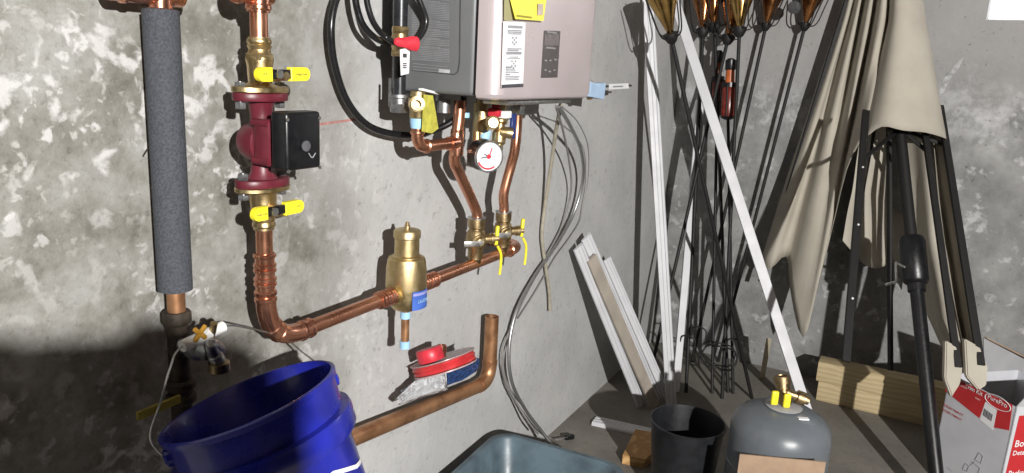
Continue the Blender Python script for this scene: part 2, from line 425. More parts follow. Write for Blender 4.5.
# bucket: hung by its bail on the tap, so it tilts
bv = ray(249, 398).normalized()
mm = (CR * -.373 + CD * -.928); mm = (mm - bv * mm.dot(bv)).normalized()
BN = (mm * .972 - bv * .235).normalized()
BC = CAM + bv * 1.265
BRAD = .1365
bx = (EX - BN * BN.x).normalized(); by = BN.cross(bx)
t = thing('bucket', BC - BN * .37, 'blue plastic bucket hanging tilted from the garden tap', 'bucket')
prof = [(-.368, .118), (-.37, .121), (-.10, BRAD - .010), (-.098, BRAD + .003), (-.094, BRAD + .006), (-.066, BRAD + .008), (-.060, BRAD + .006), (-.057, BRAD - .005), (-.012, BRAD - .003), (-.010, BRAD + .002), (-.002, BRAD + .003), (0, BRAD), (0, BRAD - .003), (-.004, BRAD - .005), (-.365, .117)]
g = G(); g.lathe(prof, BC, BN, 64); g.build('bucket_shell', bucket_b, t)
def bsurf(ang, tt, off=.0012):
    r = BRAD - .010 + (tt + .10) * (.121 - (BRAD - .010)) / (-.27) + off if tt < -.1 else BRAD - .004 + off
    return BC + BN * tt + (bx * math.cos(ang) + by * math.sin(ang)) * r
def toPix(P):
    d = V(P) - CAM; z = d.dot(CF); return V((512 + F * d.dot(CR) / z, 236 + F * d.dot(CD) / z))
def bfind(px, py):
    best = None
    for i in range(180):
        a = 2 * math.pi * i / 180
        for j in range(60):
            tt = -.02 - .34 * j / 60; P = bsurf(a, tt)
            nrm = (bx * math.cos(a) + by * math.sin(a))
            if nrm.dot(P - CAM) > 0: continue
            e = (toPix(P) - V((px, py))).length
            if best is None or e < best[0]: best = (e, a, tt)
    return best[1], best[2]
# white printed outline on the bucket
a1, t1 = bfind(361, 459); a2, t2 = bfind(356, 465); a3, t3 = bfind(334, 472)
g = G()
def strip(pa, pb, w=.0035, n=8):
    A, B = [], []
    for i in range(n + 1):
        f = i / n; a = pa[0] + (pb[0] - pa[0]) * f; tt = pa[1] + (pb[1] - pa[1]) * f
        A.append(bsurf(a, tt + w)); B.append(bsurf(a, tt - w))
    g.grid([A, B])
strip((a1, t1), (a2, t2)); strip((a2, t2), (a3, t3)); strip((a3, t3), (a3 - .35, t3 + .0)); strip((a3 - .35, t3), (a3 - .5, t3 - .09)); strip((a1, t1), (a1 + .0, t1 - .12))
g.build('printed_outline', white, t)
# bail
aL = bfind(167, 447)[0]; eL = bsurf(aL, -.03, .006); eR = bsurf(aL + math.pi, -.03, .006)
gp0, gp1 = onY(182, 346, .945), onY(223, 326, .945)
g = G(); g.tube(spl([eL, bsurf(aL, .01, .014), onY(161, 400, .90), onY(170, 368, .92), gp0, gp1, onY(250, 328, .95), onY(285, 338, .965), onY(303, 352, .975), eR], 10), .0016, 8)
bail = g.build('bail', steel, t)
g = G(); g.lathe([(0, .006), (0, .0095), ((gp1 - gp0).length, .0095), ((gp1 - gp0).length, .006)], gp0, gp1 - gp0, 16); g.build('grip', whitep, bail)
for e, a in ((eL, aL), (eR, aL + math.pi)):
    g = G(); nn = bx * math.cos(a) + by * math.sin(a); g.lathe([(-.008, .016), (.0, .014), (.003, .008)], e, nn, 16); g.build('ear', bucket_b, t)
# yellow lever on the pipe behind the bucket
g = G(); a, b = onY(137, 416, 1.0), onY(180, 398, 1.0)
g.bar(a, b, EZ, .014, .006); tag(g.build('valve_lever', M('dull_yellow', (.40, .33, .05), .6, 0, .2, 40)), 'dull yellow valve lever on the dark iron pipe behind the bucket', 'lever')

# ================================================================== pump branch
QY = .97
xp = onY(262, 150, QY).x
zp = lambda py: onY(262, py, QY).z
AX = V((xp, QY, 0))
t = thing('copper_supply_pipe', (xp, QY, zp(40)), 'short bright copper pipe with tee above the red pump', 'pipe')
g = G(); g.tube([(xp, QY, zp(42)), (xp, QY, zp(-4))], .0143, 24); g.build('copper_pipe', copper, t)
zt = zp(-7)
g = G(); g.lathe([(-.05, .0165), (-.05, .0185), (.022, .0185), (.022, .0165)], (xp, QY, zt), EX, 24); g.lathe([(-.03, .0185), (0, .0185)], (xp, QY, zt), EZ, 24)
ring(g, V((xp - .04, QY, zt)), EX, .0185); ring(g, V((xp, QY, zt - .022)), EZ, .0185); g.build('tee_fitting', copper_fit, t)
g = G(); g.tube([(xp, QY, zt), (xp, QY, zt + .5)], .0143, 16); g.build('upper_pipe', copper, t)

# pump
fu, fl = zp(92), zp(185)               # pump flange outer faces
t = thing('circulator_pump', (xp, QY, fl), 'maroon circulator pump with a black motor between brass valve flanges', 'pump')
def oval(z, a, b, n=28, p=1.0):
    return [V((xp + a * math.cos(2 * math.pi * i / n), QY + b * math.sin(2 * math.pi * i / n), z)) for i in range(n)]
def flange_loop(z, L, r, n=10):
    """two bolt lobes joined by a round middle"""
    pts = []
    for i in range(4 * n):
        a = 2 * math.pi * i / (4 * n); x = math.cos(a) * L; y = math.sin(a) * r
        y = math.copysign(min(abs(y), r * (1 - .45 * (abs(x) / L) ** 2.2)), y) if abs(math.sin(a)) > .3 else y
        pts.append(V((xp + x, QY + y, z)))
    return pts
FL = .052
for z0, z1 in ((fu - .013, fu), (fl, fl + .013)):
    g = G(); g.loft([flange_loop(z0, FL - .001, .033), flange_loop(z0 + .002, FL, .034), flange_loop(z1 - .002, FL, .034), flange_loop(z1, FL - .001, .033)])
    g.build('pump_flange', maroon, t, ang=30)
zc = (fu + fl) / 2
g = G()
g.lathe([(fl + .012, .026), (fl + .022, .020), (fl + .04, .018), (fu - .04, .018), (fu - .022, .020), (fu - .012, .026)], AX, EZ, 24)
g.lathe([(-.004, .022), (0, .030), (.012, .034), (.03, .037), (.04, .036), (.042, .030)], (xp, QY + .028, zc - .004), -EY, 32)
g.build('volute', maroon, t)
g = G(); g.box((xp, QY - .032, zc), (.066, .036, .075), bev=.007)
for dx in (-.028, .028):
    for dz in (-.031, .031): g.lathe([(0, .007), (.036, .007)], (xp + dx, QY - .012, zc + dz), -EY, 10)
g.build('motor_adapter', maroon, t)
g = G(); g.lathe([(0, .006), (.001, .006)], (xp - .02, QY - .0195, zc + .03), -EX, 12)
yF = QY - .095
g = G(); g.box((xp + .004, yF + .020, zc + .006), (.078, .036, .094), bev=.006, seg=3); mo = g.build('motor_housing', blackp, t)
g = G(); g.lathe([(0, .009), (.003, .009), (.004, .007)], (xp + .004, yF, zc - .002), -EY, 20)
g.build('shaft_cap', M('grey_cap', (.09, .09, .10), .5, 0, .1, 30), mo)
g = G(); g.tube(spl([V((xp + .010, yF - .001, zc - .014)), V((xp + .018, yF - .001, zc - .022)), V((xp + .026, yF - .001, zc - .015))]), .0009, 6); g.build('cast_arrow', grey_ink, mo)
sc = None
for dx, dz in ((-.035, -.04), (.036, -.04), (-.035, .042), (.036, .042)):
    P_ = V((xp + dx, yF - .001, zc + dz))
    if sc is None: g = G(); g.lathe([(0, .003), (.002, .003)], P_ + V((0, .001, 0)), -EY, 10); sc = g.build('screw', steel, mo)
    else: again(sc, P_, mo)
bolt = None
for z, s in ((fu, 1), (fl, -1)):
    for dx in (-.042, .042):
        o = V((xp + dx, QY, z))
        g = G(); g.lathe([(-s * .026, .004), (s * .018, .004)], o, EZ, 10); hexagon(g, o + V((0, 0, .008 if s > 0 else -.020)), EZ, .0092, .009); hexagon(g, o + V((0, 0, -.026 if s > 0 else .013)), EZ, .0092, .011)
        g.build('bolt', zinc, t)

def lever(parent, A, B, word):
    d = (B - A).normalized(); L = (B - A).length; nrm = -EY; up = d.cross(nrm); up = -up if up.z < 0 else up
    ax = (d, up, nrm)
    def sub(f0, f1, w, tk, name, m, bev): 
        g = G(); g.box(A + d * (L * (f0 + f1) / 2), (L * (f1 - f0), w, tk), ax, bev, 3); return g.build(name, m, h)
    g = G(); g.box(A + d * (L * .48), (L * .66, .015, .007), ax, .002); h = g.build('lever', blackp, parent)
    def grip(f0, f1, rs):
        r_ = .0112; o_ = A + d * (L * (f1 if rs > 0 else f0)); ln = L * (f1 - f0) - r_
        pts = [o_ - d * rs * r_ + d * rs * r_ * math.cos(a) + up * r_ * math.sin(a) for a in (R(-90 + 180 * i / 12) for i in range(13))]
        pts += [o_ - d * rs * (ln + r_) + up * r_ , o_ - d * rs * (ln + r_) - up * r_]
        g = G(); g.loft([[p - nrm * .005 for p in pts], [p + nrm * .004 for p in pts], [o_ + (p - o_) * .97 + nrm * .005 for p in pts]]); return g.build('grip', yellow, h, ang=30)
    y1 = grip(0, .27, -1); y2 = grip(.62, 1, 1)
    g = G(); hexagon(g, A + d * (L * .38) + nrm * .003, nrm, .0075, .006); g.build('nut', steel, h)
    return h, d, up
def text_on(parent, s, C, d, up, size): text('lettering', s, C, d, up, size, ink, parent, .0004, 'CENTER', .012)

# upper isolation valve
t = thing('flanged_ball_valve', (xp, QY, zp(92)), 'brass ball valve with yellow lever bolted on top of the pump', 'valve', 'pump isolation valves')
g = G(); z = lambda py: zp(py)
g.lathe([(z(92), .030), (z(91), .034), (z(86), .034), (z(84), .024), (z(82), .019), (z(74), .020), (z(66), .0205), (z(60), .0225), (z(57), .0225), (z(55), .0195), (z(49), .0175), (z(48), .0185), (z(45.5), .0198), (z(44), .018), (z(42.5), .0198), (z(40), .0198), (z(38), .0175), (z(37), .0175)], AX, EZ, 32)
hexagon(g, V((xp, QY, z(60))), EZ, .0245, z(53) - z(60))
g.build('valve_body', brass, t)
g = G(); g.loft([flange_loop(z(91.5), FL, .034), flange_loop(z(90.8), FL + .001, .035), flange_loop(z(86.5), FL + .001, .035), flange_loop(z(85.8), FL, .034)]); g.build('flange', brass, t, ang=30)
g = G(); g.lathe([(0, .011), (.03, .010), (.032, .008), (.048, .007)], (xp, QY - .012, z(74)), -EY, 16); g.build('stem', brass, t)
A, B = onY(256, 74, QY - .055), onY(308, 73.5, QY - .055)
h, d, up = lever(t, A, B, '')
text_on(h, 'WEBSTONE', A + (B - A) * .82 - up * .002 + V((0, -.0055, 0)), d, up, .0048)
text_on(h, '<>', A + (B - A) * .12 - up * .002 + V((0, -.0055, 0)), d, up, .008)
# lower isolation valve
t = thing('flanged_ball_valve', (xp, QY, zp(228)), 'brass ball valve with tilted yellow lever bolted under the pump', 'valve', 'pump isolation valves')
g = G()
g.lathe([(z(229), .0175), (z(227), .0175), (z(225.5), .0198), (z(223), .0198), (z(221), .018), (z(219), .0192), (z(214), .0195), (z(209), .021), (z(205), .0215), (z(200), .0225), (z(194), .0225), (z(191), .024), (z(189), .034), (z(185), .034)], AX, EZ, 32)
g.build('valve_body', brass, t)
g = G(); g.loft([flange_loop(z(189.5), FL, .034), flange_loop(z(188.8), FL + .001, .035), flange_loop(z(185.8), FL + .001, .035), flange_loop(z(185.2), FL, .034)]); g.build('flange', brass, t, ang=30)
g = G(); g.lathe([(0, .011), (.03, .010), (.032, .008), (.042, .007)], (xp, QY - .012, z(208)), -EY, 16); g.build('stem', brass, t)
A, B = onY(252, 215, QY - .055), onY(302, 204.5, QY - .055)
h, d, up = lever(t, A, B, '')
text_on(h, 'WEBSTONE', A + (B - A) * .145 - up * .002 + V((0, -.0055, 0)), d, up, .0042)
text_on(h, '<>', A + (B - A) * .88 - up * .002 + V((0, -.0055, 0)), d, up, .008)

# ================================================================== copper return header
zh = (onY(350, 312, QY).z + onY(500, 253, QY).z) / 2
xe = onY(521, 246, QY).x
t = thing('copper_header_pipe', (xp, QY, zh), 'long copper pipe turning from the pump along the wall with crimped press fittings', 'pipe')
rP = .0143
el = bend((xp, QY, zh + .2), (xp, QY, zh), (xp + .2, QY, zh), .085, 12)
g = G(); g.tube([(xp, QY, zp(229)), (xp, QY, zh + .08)], rP, 24); g.build('riser', copper, t)
g = G(); g.tube(el, .0178, 24)
for o, ax in ((el[0], EZ), (el[0] + V((0, 0, .012)), EZ), (el[-1], EX), (el[-1] - V((.001, 0, 0)), EX)): ring(g, o, ax, .0168, .003)
g.lathe([(0, .0168), (.024, .0168)], el[-1], EX, 24); ring(g, el[-1] + V((.02, 0, 0)), EX, .0168, .003); ring(g, el[5], (el[6] - el[4]), .0168, .0028); ring(g, el[7], (el[8] - el[6]), .0168, .0028)
g.build('elbow', copper_fit, t)
def press(x0, x1, z0=None, vertical=False):
    g = G(); a = V((xp, QY, x0)) if vertical else V((x0, QY, zh)); ax = EZ if vertical else EX; L = abs(x1 - x0)
    g.lathe([(0, rP), (0, .0168), (L, .0168), (L, rP)], a, ax, 24)
    for f in (.06, .28, .40, .60, .72, .94): ring(g, a + ax * L * f, ax, .0168, .003, .004)
    g.build('press_coupling', copper_fit, t)
press(zp(296), zp(253), vertical=True)
xs = onY(406, 295, QY).x
g = G(); g.tube([V((xp + .08, QY, zh)), V((xs - .03, QY, zh))], rP, 24); g.build('header', copper, t)
press(xs - .098, xs - .042)
g = G(); eb = bend((xe - .2, QY, zh), (xe, QY, zh), (xe, QY + .2, zh), .055, 8)
g.tube([V((xs + .03, QY, zh)), eb[0]], rP, 24); g.build('header', copper, t)
press(xs + .042, xs + .115)
g = G(); g.tube([eb[0] - V((.02, 0, 0))] + eb + [V((xe, WY - .001, zh))], .0168, 20); ring(g, eb[0] - V((.016, 0, 0)), EX, .0168, .003); g.build('end_elbow', copper_fit, t)

# air separator
t = thing('air_separator', (xs, QY, onY(406, 348, QY).z), 'large brass air separator standing on the copper header', 'air separator')
z = lambda py: onY(406, py, QY).z
g = G()
g.lathe([(z(308), .018), (z(307), .030), (z(302), .040), (z(294), .0445), (z(284), .0465), (z(268), .0455), (z(260), .043), (z(257), .041), (z(256), .032)], (xs, QY, 0), EZ, 40)
g.lathe([(-.045, .022), (-.045, .0265), (.045, .0265), (.045, .022)], (xs, QY, zh), EX, 8)
g.lathe([(-.052, .020), (.052, .020)], (xs, QY, zh), EX, 24)
g.build('body', brass_cast, t)
g = G(); g.lathe([(z(257), .033), (z(255), .033), (z(254), .028), (z(238), .0275), (z(237), .0305), (z(231), .0305), (z(229.5), .028), (z(228), .012)], (xs, QY, 0), EZ, 40); vc = g.build('vent_head', brass_cast, t)
g = G(); g.lathe([(z(229), .0065), (z(225), .0065), (z(224.5), .0045), (z(222), .0045)], (xs, QY, 0), EZ, 14); g.build('vent_cap', brass, vc)
# blue label bent round the body
def sep_lab(py0, py1, a0, a1, r, name, m, par):
    rows = []
    for j in range(5):
        zz_ = z(py0) + (z(py1) - z(py0)) * j / 4
        rows.append([V((xs + math.sin(a0 + (a1 - a0) * i / 10) * r, QY - math.cos(a0 + (a1 - a0) * i / 10) * r, zz_)) for i in range(11)])
    g = G(); g.grid(rows); return g.build(name, m, par)
lb = sep_lab(304, 286, R(-36), R(30), .0478, 'label', blue_lab, t)
aa = R(-3); du = V((math.cos(aa), math.sin(aa), 0)); dn = V((math.sin(aa), -math.cos(aa), 0))
text('lettering', 'CALEFFI', V((xs, QY, z(297))) + dn * .0488, du, EZ, .0105, cyan, lb, .0004, 'CENTER', .01)
sep_lab(290, 287.5, R(-34), R(28), .0481, 'white_band', M('lavender_band', (.30, .30, .62), .5, 0, .1, 30), lb)
zb = lambda py: onY(405, py, QY).z
g = G(); g.lathe([(zb(346), .0095), (zb(308), .0095)], (xs - .001, QY, 0), EZ, 18); st = g.build('drain_stub', copper_old, t)
for a, b in ((347.5, 340), (318, 311)):
    g = G(); g.lathe([(zb(a), .009), (zb(a) + .001, .0118), (zb(b), .0118), (zb(b), .0096)], (xs - .001, QY, 0), EZ, 18); g.build('blue_end_cap', cyan, st)

# ================================================================== service valves and heater risers
HX0, HX1, HYF, HZ = 1.325, 1.822, .765, 1.312
def service_valve(px, pyb, pyt, pyv, label):
    x = onY(px, pyb, QY).x; zv = lambda py: onY(px, py, QY).z
    t = thing('service_valve', (x, QY, zv(pyb)), label, 'valve', 'service valves on the copper header')
    a, b, c = zv(pyb), zv(pyv), zv(pyt)
    g = G(); g.lathe([(zh, .014), (a, .0165), (a + .004, .020), (b - .028, .0195), (b - .022, .023), (b - .006, .026), (b + .008, .026), (b + .022, .022), (b + .026, .0185), (c - .03, .0185), (c - .026, .022), (c - .004, .022), (c, .0175)], (x, QY, 0), EZ, 24)
    g.build('valve_body', bronze, t)
    g = G(); ring(g, V((x, QY, c - .002)), EZ, .0185, .005, .003); g.build('collar', steel, t)
    nd = V((-.62, -.78, 0)); o = V((x, QY, b)) + nd * .022
    g = G(); g.lathe([(0, .017), (.008, .016), (.010, .012), (.014, .010)], o, nd, 20); g.build('bonnet', brass, t)
    sd = V((.78, -.62, 0))
    o2 = o + nd * .013
    g = G(); g.box(o2 - sd * .022 + V((0, 0, -.003)), (.044, .015, .004), (sd, EZ, nd), .0018, 2); hexagon(g, o2, nd, .007, .005); g.build('lever', steel, t)
    # drain branch with yellow wing lever and hanging yellow strap
    o3 = V((x, QY, b)) + sd * .022
    g = G(); g.lathe([(0, .012), (.016, .012), (.017, .0145), (.028, .0145), (.030, .009), (.040, .009)], o3, sd, 16); g.build('drain_port', brass, t)
    o4 = o3 + sd * .036
    g = G(); g.box(o4 + V((0, 0, .008)), (.010, .012, .052), (sd, nd, V((.12, 0, 1)).normalized()), .004, 3); g.build('drain_lever', yellow, t)
    g = G(); g.tube(spl([o4 + V((0, -.004, -.02)), o4 + V((.006, -.012, -.042)), o4 + V((.008, -.012, -.07)), o4 + V((.004, -.012, -.098))]), .0036, 8); g.build('yellow_strap', yellow, t)
    return x, c
xv1, zv1 = service_valve(475, 259, 217, 239, 'bronze service valve under the heater pipe that carries the relief valve branch')
xv2, zv2 = service_valve(502, 247, 211, 231, 'bronze service valve beside the end elbow of the copper header')
HPY = .94
pa = [V((xv1, QY, zv1 - .01)), V((xv1, QY, zv1 + .01)), onY(471, 198, QY - .003), onY(459, 172, .955), onY(454.5, 160, .948), onY(456, 140, HPY), onY(459, 118, HPY), onY(460, 100, HPY)]
pb = [V((xv2, QY, zv2 - .01)), V((xv2, QY, zv2 + .01)), onY(504, 192, QY - .003), onY(511, 165, .955), onY(515, 148, HPY), onY(517, 125, HPY), onY(518, 104, HPY)]
t = thing('heater_return_pipe', pa[0], 'bent copper pipe from the heater with a side branch to the relief valve', 'pipe')
g = G(); g.tube(spl(pa, 8), .0135, 20); g.build('copper_pipe', copper, t)
rel = onY(417, 147, HPY); tee = onY(457, 142, HPY)
br = bend(V((tee.x, HPY, tee.z)), V((rel.x, HPY, tee.z)), V((rel.x, HPY, tee.z + .1)), .03, 8)
g = G(); g.tube([V((tee.x, HPY, tee.z))] + br + [V((rel.x, HPY, onY(416, 122, HPY).z))], .0128, 18)
ring(g, br[0] + V((.004, 0, 0)), EX, .013, .003); ring(g, br[-1] + V((0, 0, .002)), EZ, .013, .003); g.build('side_branch', copper, t)
g = G(); g.lathe([(-.03, .0158), (.03, .0158)], V((tee.x, HPY, tee.z)), EZ, 20); g.lathe([(-.035, .0158), (0, .0158)], V((tee.x, HPY, tee.z)), EX, 20); g.build('tee_fitting', copper_fit, t)
t = thing('heater_supply_pipe', pb[0], 'bent copper pipe dropping from the heater to the valve beside the header elbow', 'pipe')
g = G(); g.tube(spl(pb, 8), .0135, 20); g.build('copper_pipe', copper, t)
g = G(); o = onY(517.5, 112, HPY); hexagon(g, V((o.x, HPY, o.z - .006)), EZ, .019, .024); g.build('union_nut', steel, t)

# relief valve on the branch
t = thing('relief_valve', (rel.x, HPY, onY(416, 128, HPY).z), 'brass pressure relief valve with white lever and yellow tag', 'valve')
zr = lambda py: onY(414, py, HPY).z
g = G(); g.lathe([(zr(128), .0145), (zr(122), .0165), (zr(118), .0165)], (rel.x, HPY, 0), EZ, 20); g.build('blue_collar', cyan, t)
g = G(); g.lathe([(zr(119), .015), (zr(117), .0175), (zr(108), .0175), (zr(106), .0205), (zr(98), .0205), (zr(96), .0165), (zr(91), .0165)], (rel.x, HPY, 0), EZ, 24)
g.build('valve_body', brass_cast, t)
g = G(); o = V((rel.x - .012, HPY - .006, zr(103))); dd = V((-.8, -.6, 0)); g.lathe([(0, .012), (.012, .012), (.013, .0165), (.018, .0165), (.019, .0125), (.026, .0125), (.0262, .009), (.012, .0085)], o, dd, 20); g.build('outlet', brass_cast, t)
g = G(); a, b = V((rel.x - .008, HPY - .012, zr(88.5))), V((rel.x + .055, HPY - .012, zr(93))); g.bar(a, b, EY, .012, .005); g.build('test_lever', whitep, t)
g = G(); q = [onY(424, 94, .915), onY(433, 95, .915), onY(438.5, 128, .918), onY(432, 133, .918), onY(422, 131, .918)]
g.prism(q, (0, .0012, 0)); tg = g.build('yellow_tag', yellow_pale, t, False)

# ================================================================== gas pipe
GY = .985
xg = onY(400, 50, GY).x; zg = lambda py: onY(400, py, GY).z
t = thing('gas_pipe', (xg, GY, zg(112)), 'black iron gas pipe with brass shut-off running down beside the heater', 'pipe')
g = G(); g.tube([(xg, GY, zg(98)), (xg, GY, zg(52))], .0134, 20); g.build('iron_pipe', iron, t)
g = G(); g.tube([(xg, GY, zg(26)), (xg, GY, zg(-90))], .0150, 20); g.build('iron_pipe', iron, t)
g = G(); hexagon(g, V((xg, GY, zg(112))), EZ, .021, zg(103) - zg(112)); g.lathe([(zg(104), .018), (zg(98), .018), (zg(97), .021), (zg(94), .021)], (xg, GY, 0), EZ, 20)
g.lathe([(0, .0155), (.05, .0155)], (xg, GY, zg(100)), EX, 18); g.build('drip_tee', zinc, t)
g = G(); o = onY(390, 92, 1.0); g.box(o, (.003, .007, .06), bev=.0008); g.build('pipe_strap', zinc, t)
tv = thing('gas_shutoff_valve', (xg, GY, zg(56)), 'brass gas valve with red lever on the black iron pipe', 'valve')
g = G(); hexagon(g, V((xg, GY, zg(56))), EZ, .020, zg(50) - zg(56)); g.lathe([(zg(50), .0165), (zg(46), .019), (zg(38), .019), (zg(33), .0165)], (xg, GY, 0), EZ, 20); hexagon(g, V((xg, GY, zg(33))), EZ, .019, zg(26) - zg(33))
g.lathe([(0, .009), (.03, .008)], (xg, GY - .014, zg(42)), -EY, 12); g.build('valve_body', brass, tv)
A, B = onY(395, 41, .945), onY(418, 43.5, .925)
g = G(); d = (B - A).normalized(); g.loft([[A + d * (f * (B - A).length) + V((0, -a * hh * .5, b * hh)) for a, b in ((0, 1), (.7, .7), (1, 0), (.7, -.7), (0, -1), (-.7, -.7), (-1, 0), (-.7, .7))] for f, hh in ((0, .006), (.15, .009), (.45, .010), (.7, .014), (.95, .0145), (1, .010))]); g.build('red_lever', redbright, tv)
g = G(); q = [onY(400, 49, .94), onY(410, 47, .94), onY(409, 73, .945), onY(401, 75, .945)]; g.prism(q, (0, .0006, 0)); tg = g.build('paper_tag', white, t, False)
g = G()
for py in (54, 56, 63, 65, 67): g.box(onY(405, py, .9395), (.012, .0006, .0035 if py < 60 else .0018))
g.build('tag_print', ink, tg, False)

# ================================================================== tankless heater
HZT = 2.02
t = thing('tankless_water_heater', ((HX0 + HX1) / 2, .9, HZ), 'silver and grey tankless water heater hung on the concrete wall', 'water heater')
g = G(); g.box(((HX0 + HX1) / 2, (.825 + 1.04) / 2, (HZ + HZT) / 2 + .002), (HX1 - HX0, .215, HZT - HZ), bev=.010, seg=3); case = g.build('case', casegrey, t)
g = G(); g.box(((HX0 + HX1) / 2, 1.06, (HZ + HZT) / 2), (.30, .04, .3)); g.build('wall_bracket', zinc, t, False)
def plan(y0, y1, rad, n=8, ins=0.):
    pts = [V((HX0 + ins, y1, 0)), V((HX1 - ins, y1, 0))]
    for i in range(n + 1):
        a = R(90) * i / n; pts.append(V((HX1 - ins - rad + rad * math.cos(a), y0 + ins + rad - rad * math.sin(a), 0)))
    for i in range(n + 1):
        a = R(90) * i / n; pts.append(V((HX0 + ins + rad - rad * math.sin(a), y0 + ins + rad - rad * math.cos(a), 0)))
    return pts
def cover(name, m, y0, y1, rad, zlo, zhi):
    g = G(); L = []
    for zz_, ins in ((zlo, .012), (zlo + .004, .004), (zlo + .012, 0), (zhi - .012, 0), (zhi - .004, .004), (zhi, .012)):
        L.append([p + V((0, 0, zz_)) for p in plan(y0, y1, rad, 8, ins)])
    g.loft(L); return g.build(name, m, t, ang=30)
fc = cover('front_cover', silver, HYF, .818, .034, HZ - .004, HZT - .002)
g = G(); g.box(((HX0 + HX1) / 2, .8215, (HZ + HZT) / 2), (HX1 - HX0 - .006, .007, HZT - HZ - .01)); g.build('gasket', blackp, t, False)
g = G(); a, b = onY(508, 104, .80), onY(569, 102, .80); g.box(((a.x + b.x) / 2, .83, HZ - .012), (b.x - a.x, .07, .010), bev=.002); g.build('bottom_bracket', steel, t)
yf = HYF - .0008
def fr(px, py): return onY(px, py, yf)
def quad(par, name, m, pts, thick=.0008, dirv=EY):
    g = G(); g.prism(pts, dirv * thick); return g.build(name, m, par, False)
stk = quad(fc, 'instruction_sticker', white, [fr(503.5, 21), fr(525.5, 22), fr(523, 86.5), fr(501.5, 87.5)])
g = G()
def stkpt(u, v):
    a = fr(503.5 + (501.5 - 503.5) * v, 21 + 66.5 * v); b = fr(525.5 - 2.5 * v, 22 + 64.5 * v); return a + (b - a) * u + V((0, -.0008, 0))
for v, u0, u1, hh in ((.075, .2, .85, .0055), (.13, .18, .82, .0022), (.155, .18, .82, .0022), (.18, .22, .8, .0022), (.41, .2, .85, .0022), (.435, .2, .7, .0022), (.475, .15, .85, .0055), (.535, .3, .7, .002), (.56, .2, .8, .002), (.69, .15, .42, .004), (.72, .15, .55, .002), (.745, .15, .6, .002), (.77, .15, .75, .002), (.80, .15, .35, .003), (.83, .15, .8, .002), (.855, .15, .75, .002), (.88, .15, .78, .002)):
    a, b = stkpt(u0, v), stkpt(u1, v); g.box((a + b) / 2, ((b - a).length, .0006, hh), ((b - a).normalized(), EY, EZ))
for v0, u0 in ((.24, .42), (.60, .42)):
    for du_, dv in ((0, 0), (.16, .0), (.08, .035), (.0, .07), (.16, .07), (.08, .1)):
        a = stkpt(u0 + du_, v0 + dv); g.box(a, (.006, .0006, .004))
g.build('sticker_print', grey_ink, stk, False)
quad(fc, 'sticker_footer', ink, [stkpt(.0, .95), stkpt(1, .945), stkpt(1, 1.), stkpt(0, 1.)], .0004)
quad(fc, 'olive_panel', M('olive_sticker', (.33, .31, .17), .6, 0, .05, 20), [fr(504.5, -30), fr(513, -30), fr(516, 20), fr(504, 20)], .0005)  # plain olive strip above the instruction sticker
dsp = quad(fc, 'control_display', display, [fr(544, 30), fr(560.5, 30.5), fr(557.5, 77), fr(541, 77.5)], .0012)
scr = quad(dsp, 'screen', M('grey_lcd', (.13, .115, .115), .3, 0, .05, 20), [onY(545, 33.5, yf - .0006), onY(559.3, 34, yf - .0006), onY(558.5, 45, yf - .0006), onY(544.2, 45, yf - .0006)], .0004)
g = G()
for px, py, w_ in ((552, 32, .05), (551, 47.5, .05), (546, 60, .012), (550.5, 60, .010), (555.5, 59, .012), (545.5, 69.5, .009), (549.8, 71, .010), (554.5, 69.5, .009)): g.box(onY(px, py, yf - .0008), (w_, .0006, .0035))
g.build('touch_icons', M('pale_icons', (.25, .24, .25), .5, 0, .05, 20), dsp, False)
yt = thing('yellow_card', onY(528, 18, yf - .012), 'bright yellow card hanging over the heater front', 'card')
q = [onY(509, -6, yf - .004), onY(515.5, 18.5, yf - .012), onY(543.5, 20.5, yf - .012), onY(547, -6, yf - .004)]
g = G(); g.prism(q, (0, .0007, 0)); yc_ = g.build('card_sheet', M('bright_yellow_card', (.80, .72, .10), .55, 0, .03, 10), yt, False)
quad(yc_, 'picture', M('beige_picture', (.50, .42, .36), .6, 0, .1, 50), [onY(538.2, 3, yf - .0125), onY(543.4, 3.5, yf - .0125), onY(542.8, 14.5, yf - .0135), onY(537.6, 14.5, yf - .0135)], .0004)
g = G(); a, b = onY(517, 15, yf - .0135), onY(532, 17, yf - .0135); g.box((a + b) / 2, ((b - a).length, .0004, .0035), ((b - a).normalized(), EY, EZ)); g.build('card_print', M('olive_ink', (.35, .30, .05), .6, 0, .1, 30), yc_, False)
# printed data label on the grey side
xl = HX0 - .0009
g = G()
py = -4.
while py < 60:
    a, b = onX(411.5, py - .3, xl), onX(449 if int(py) % 9 else 440, py + 2.2, xl); g.box((a + b) / 2, (.0008, (b - a).length, .0022), (EX, (b - a).normalized(), EZ)); py += 1.75
for py in (63, 66, 69): a, b = onX(413, py, xl), onX(447, py + 3.4, xl); g.box((a + b) / 2, (.0008, (b - a).length, .0018), (EX, (b - a).normalized(), EZ))
g.build('data_print', M('faded_print', (.21, .215, .225), .6, 0, .1, 40), case, False)
g = G(); pts = [onX(460.5, -10, xl), onX(459.5, 62, xl), onX(458, 71, xl), onX(454.5, 74, xl), onX(412, 69.5, xl)]
for a, b in zip(pts, pts[1:]): g.box((a + b) / 2, (.0008, (b - a).length, .0022), (EX, (b - a).normalized(), (b - a).normalized().cross(EX)))
g.build('label_border', M('dark_grey_line', (.06, .06, .065), .6, 0, .1, 40), case, False)
quad(case, 'white_code', M('pale_print', (.42, .43, .45), .6, 0, .1, 40), [onX(439, 68.3, xl), onX(450, 69.3, xl), onX(449.7, 72.8, xl), onX(438.7, 71.8, xl)], .0006, -EX)
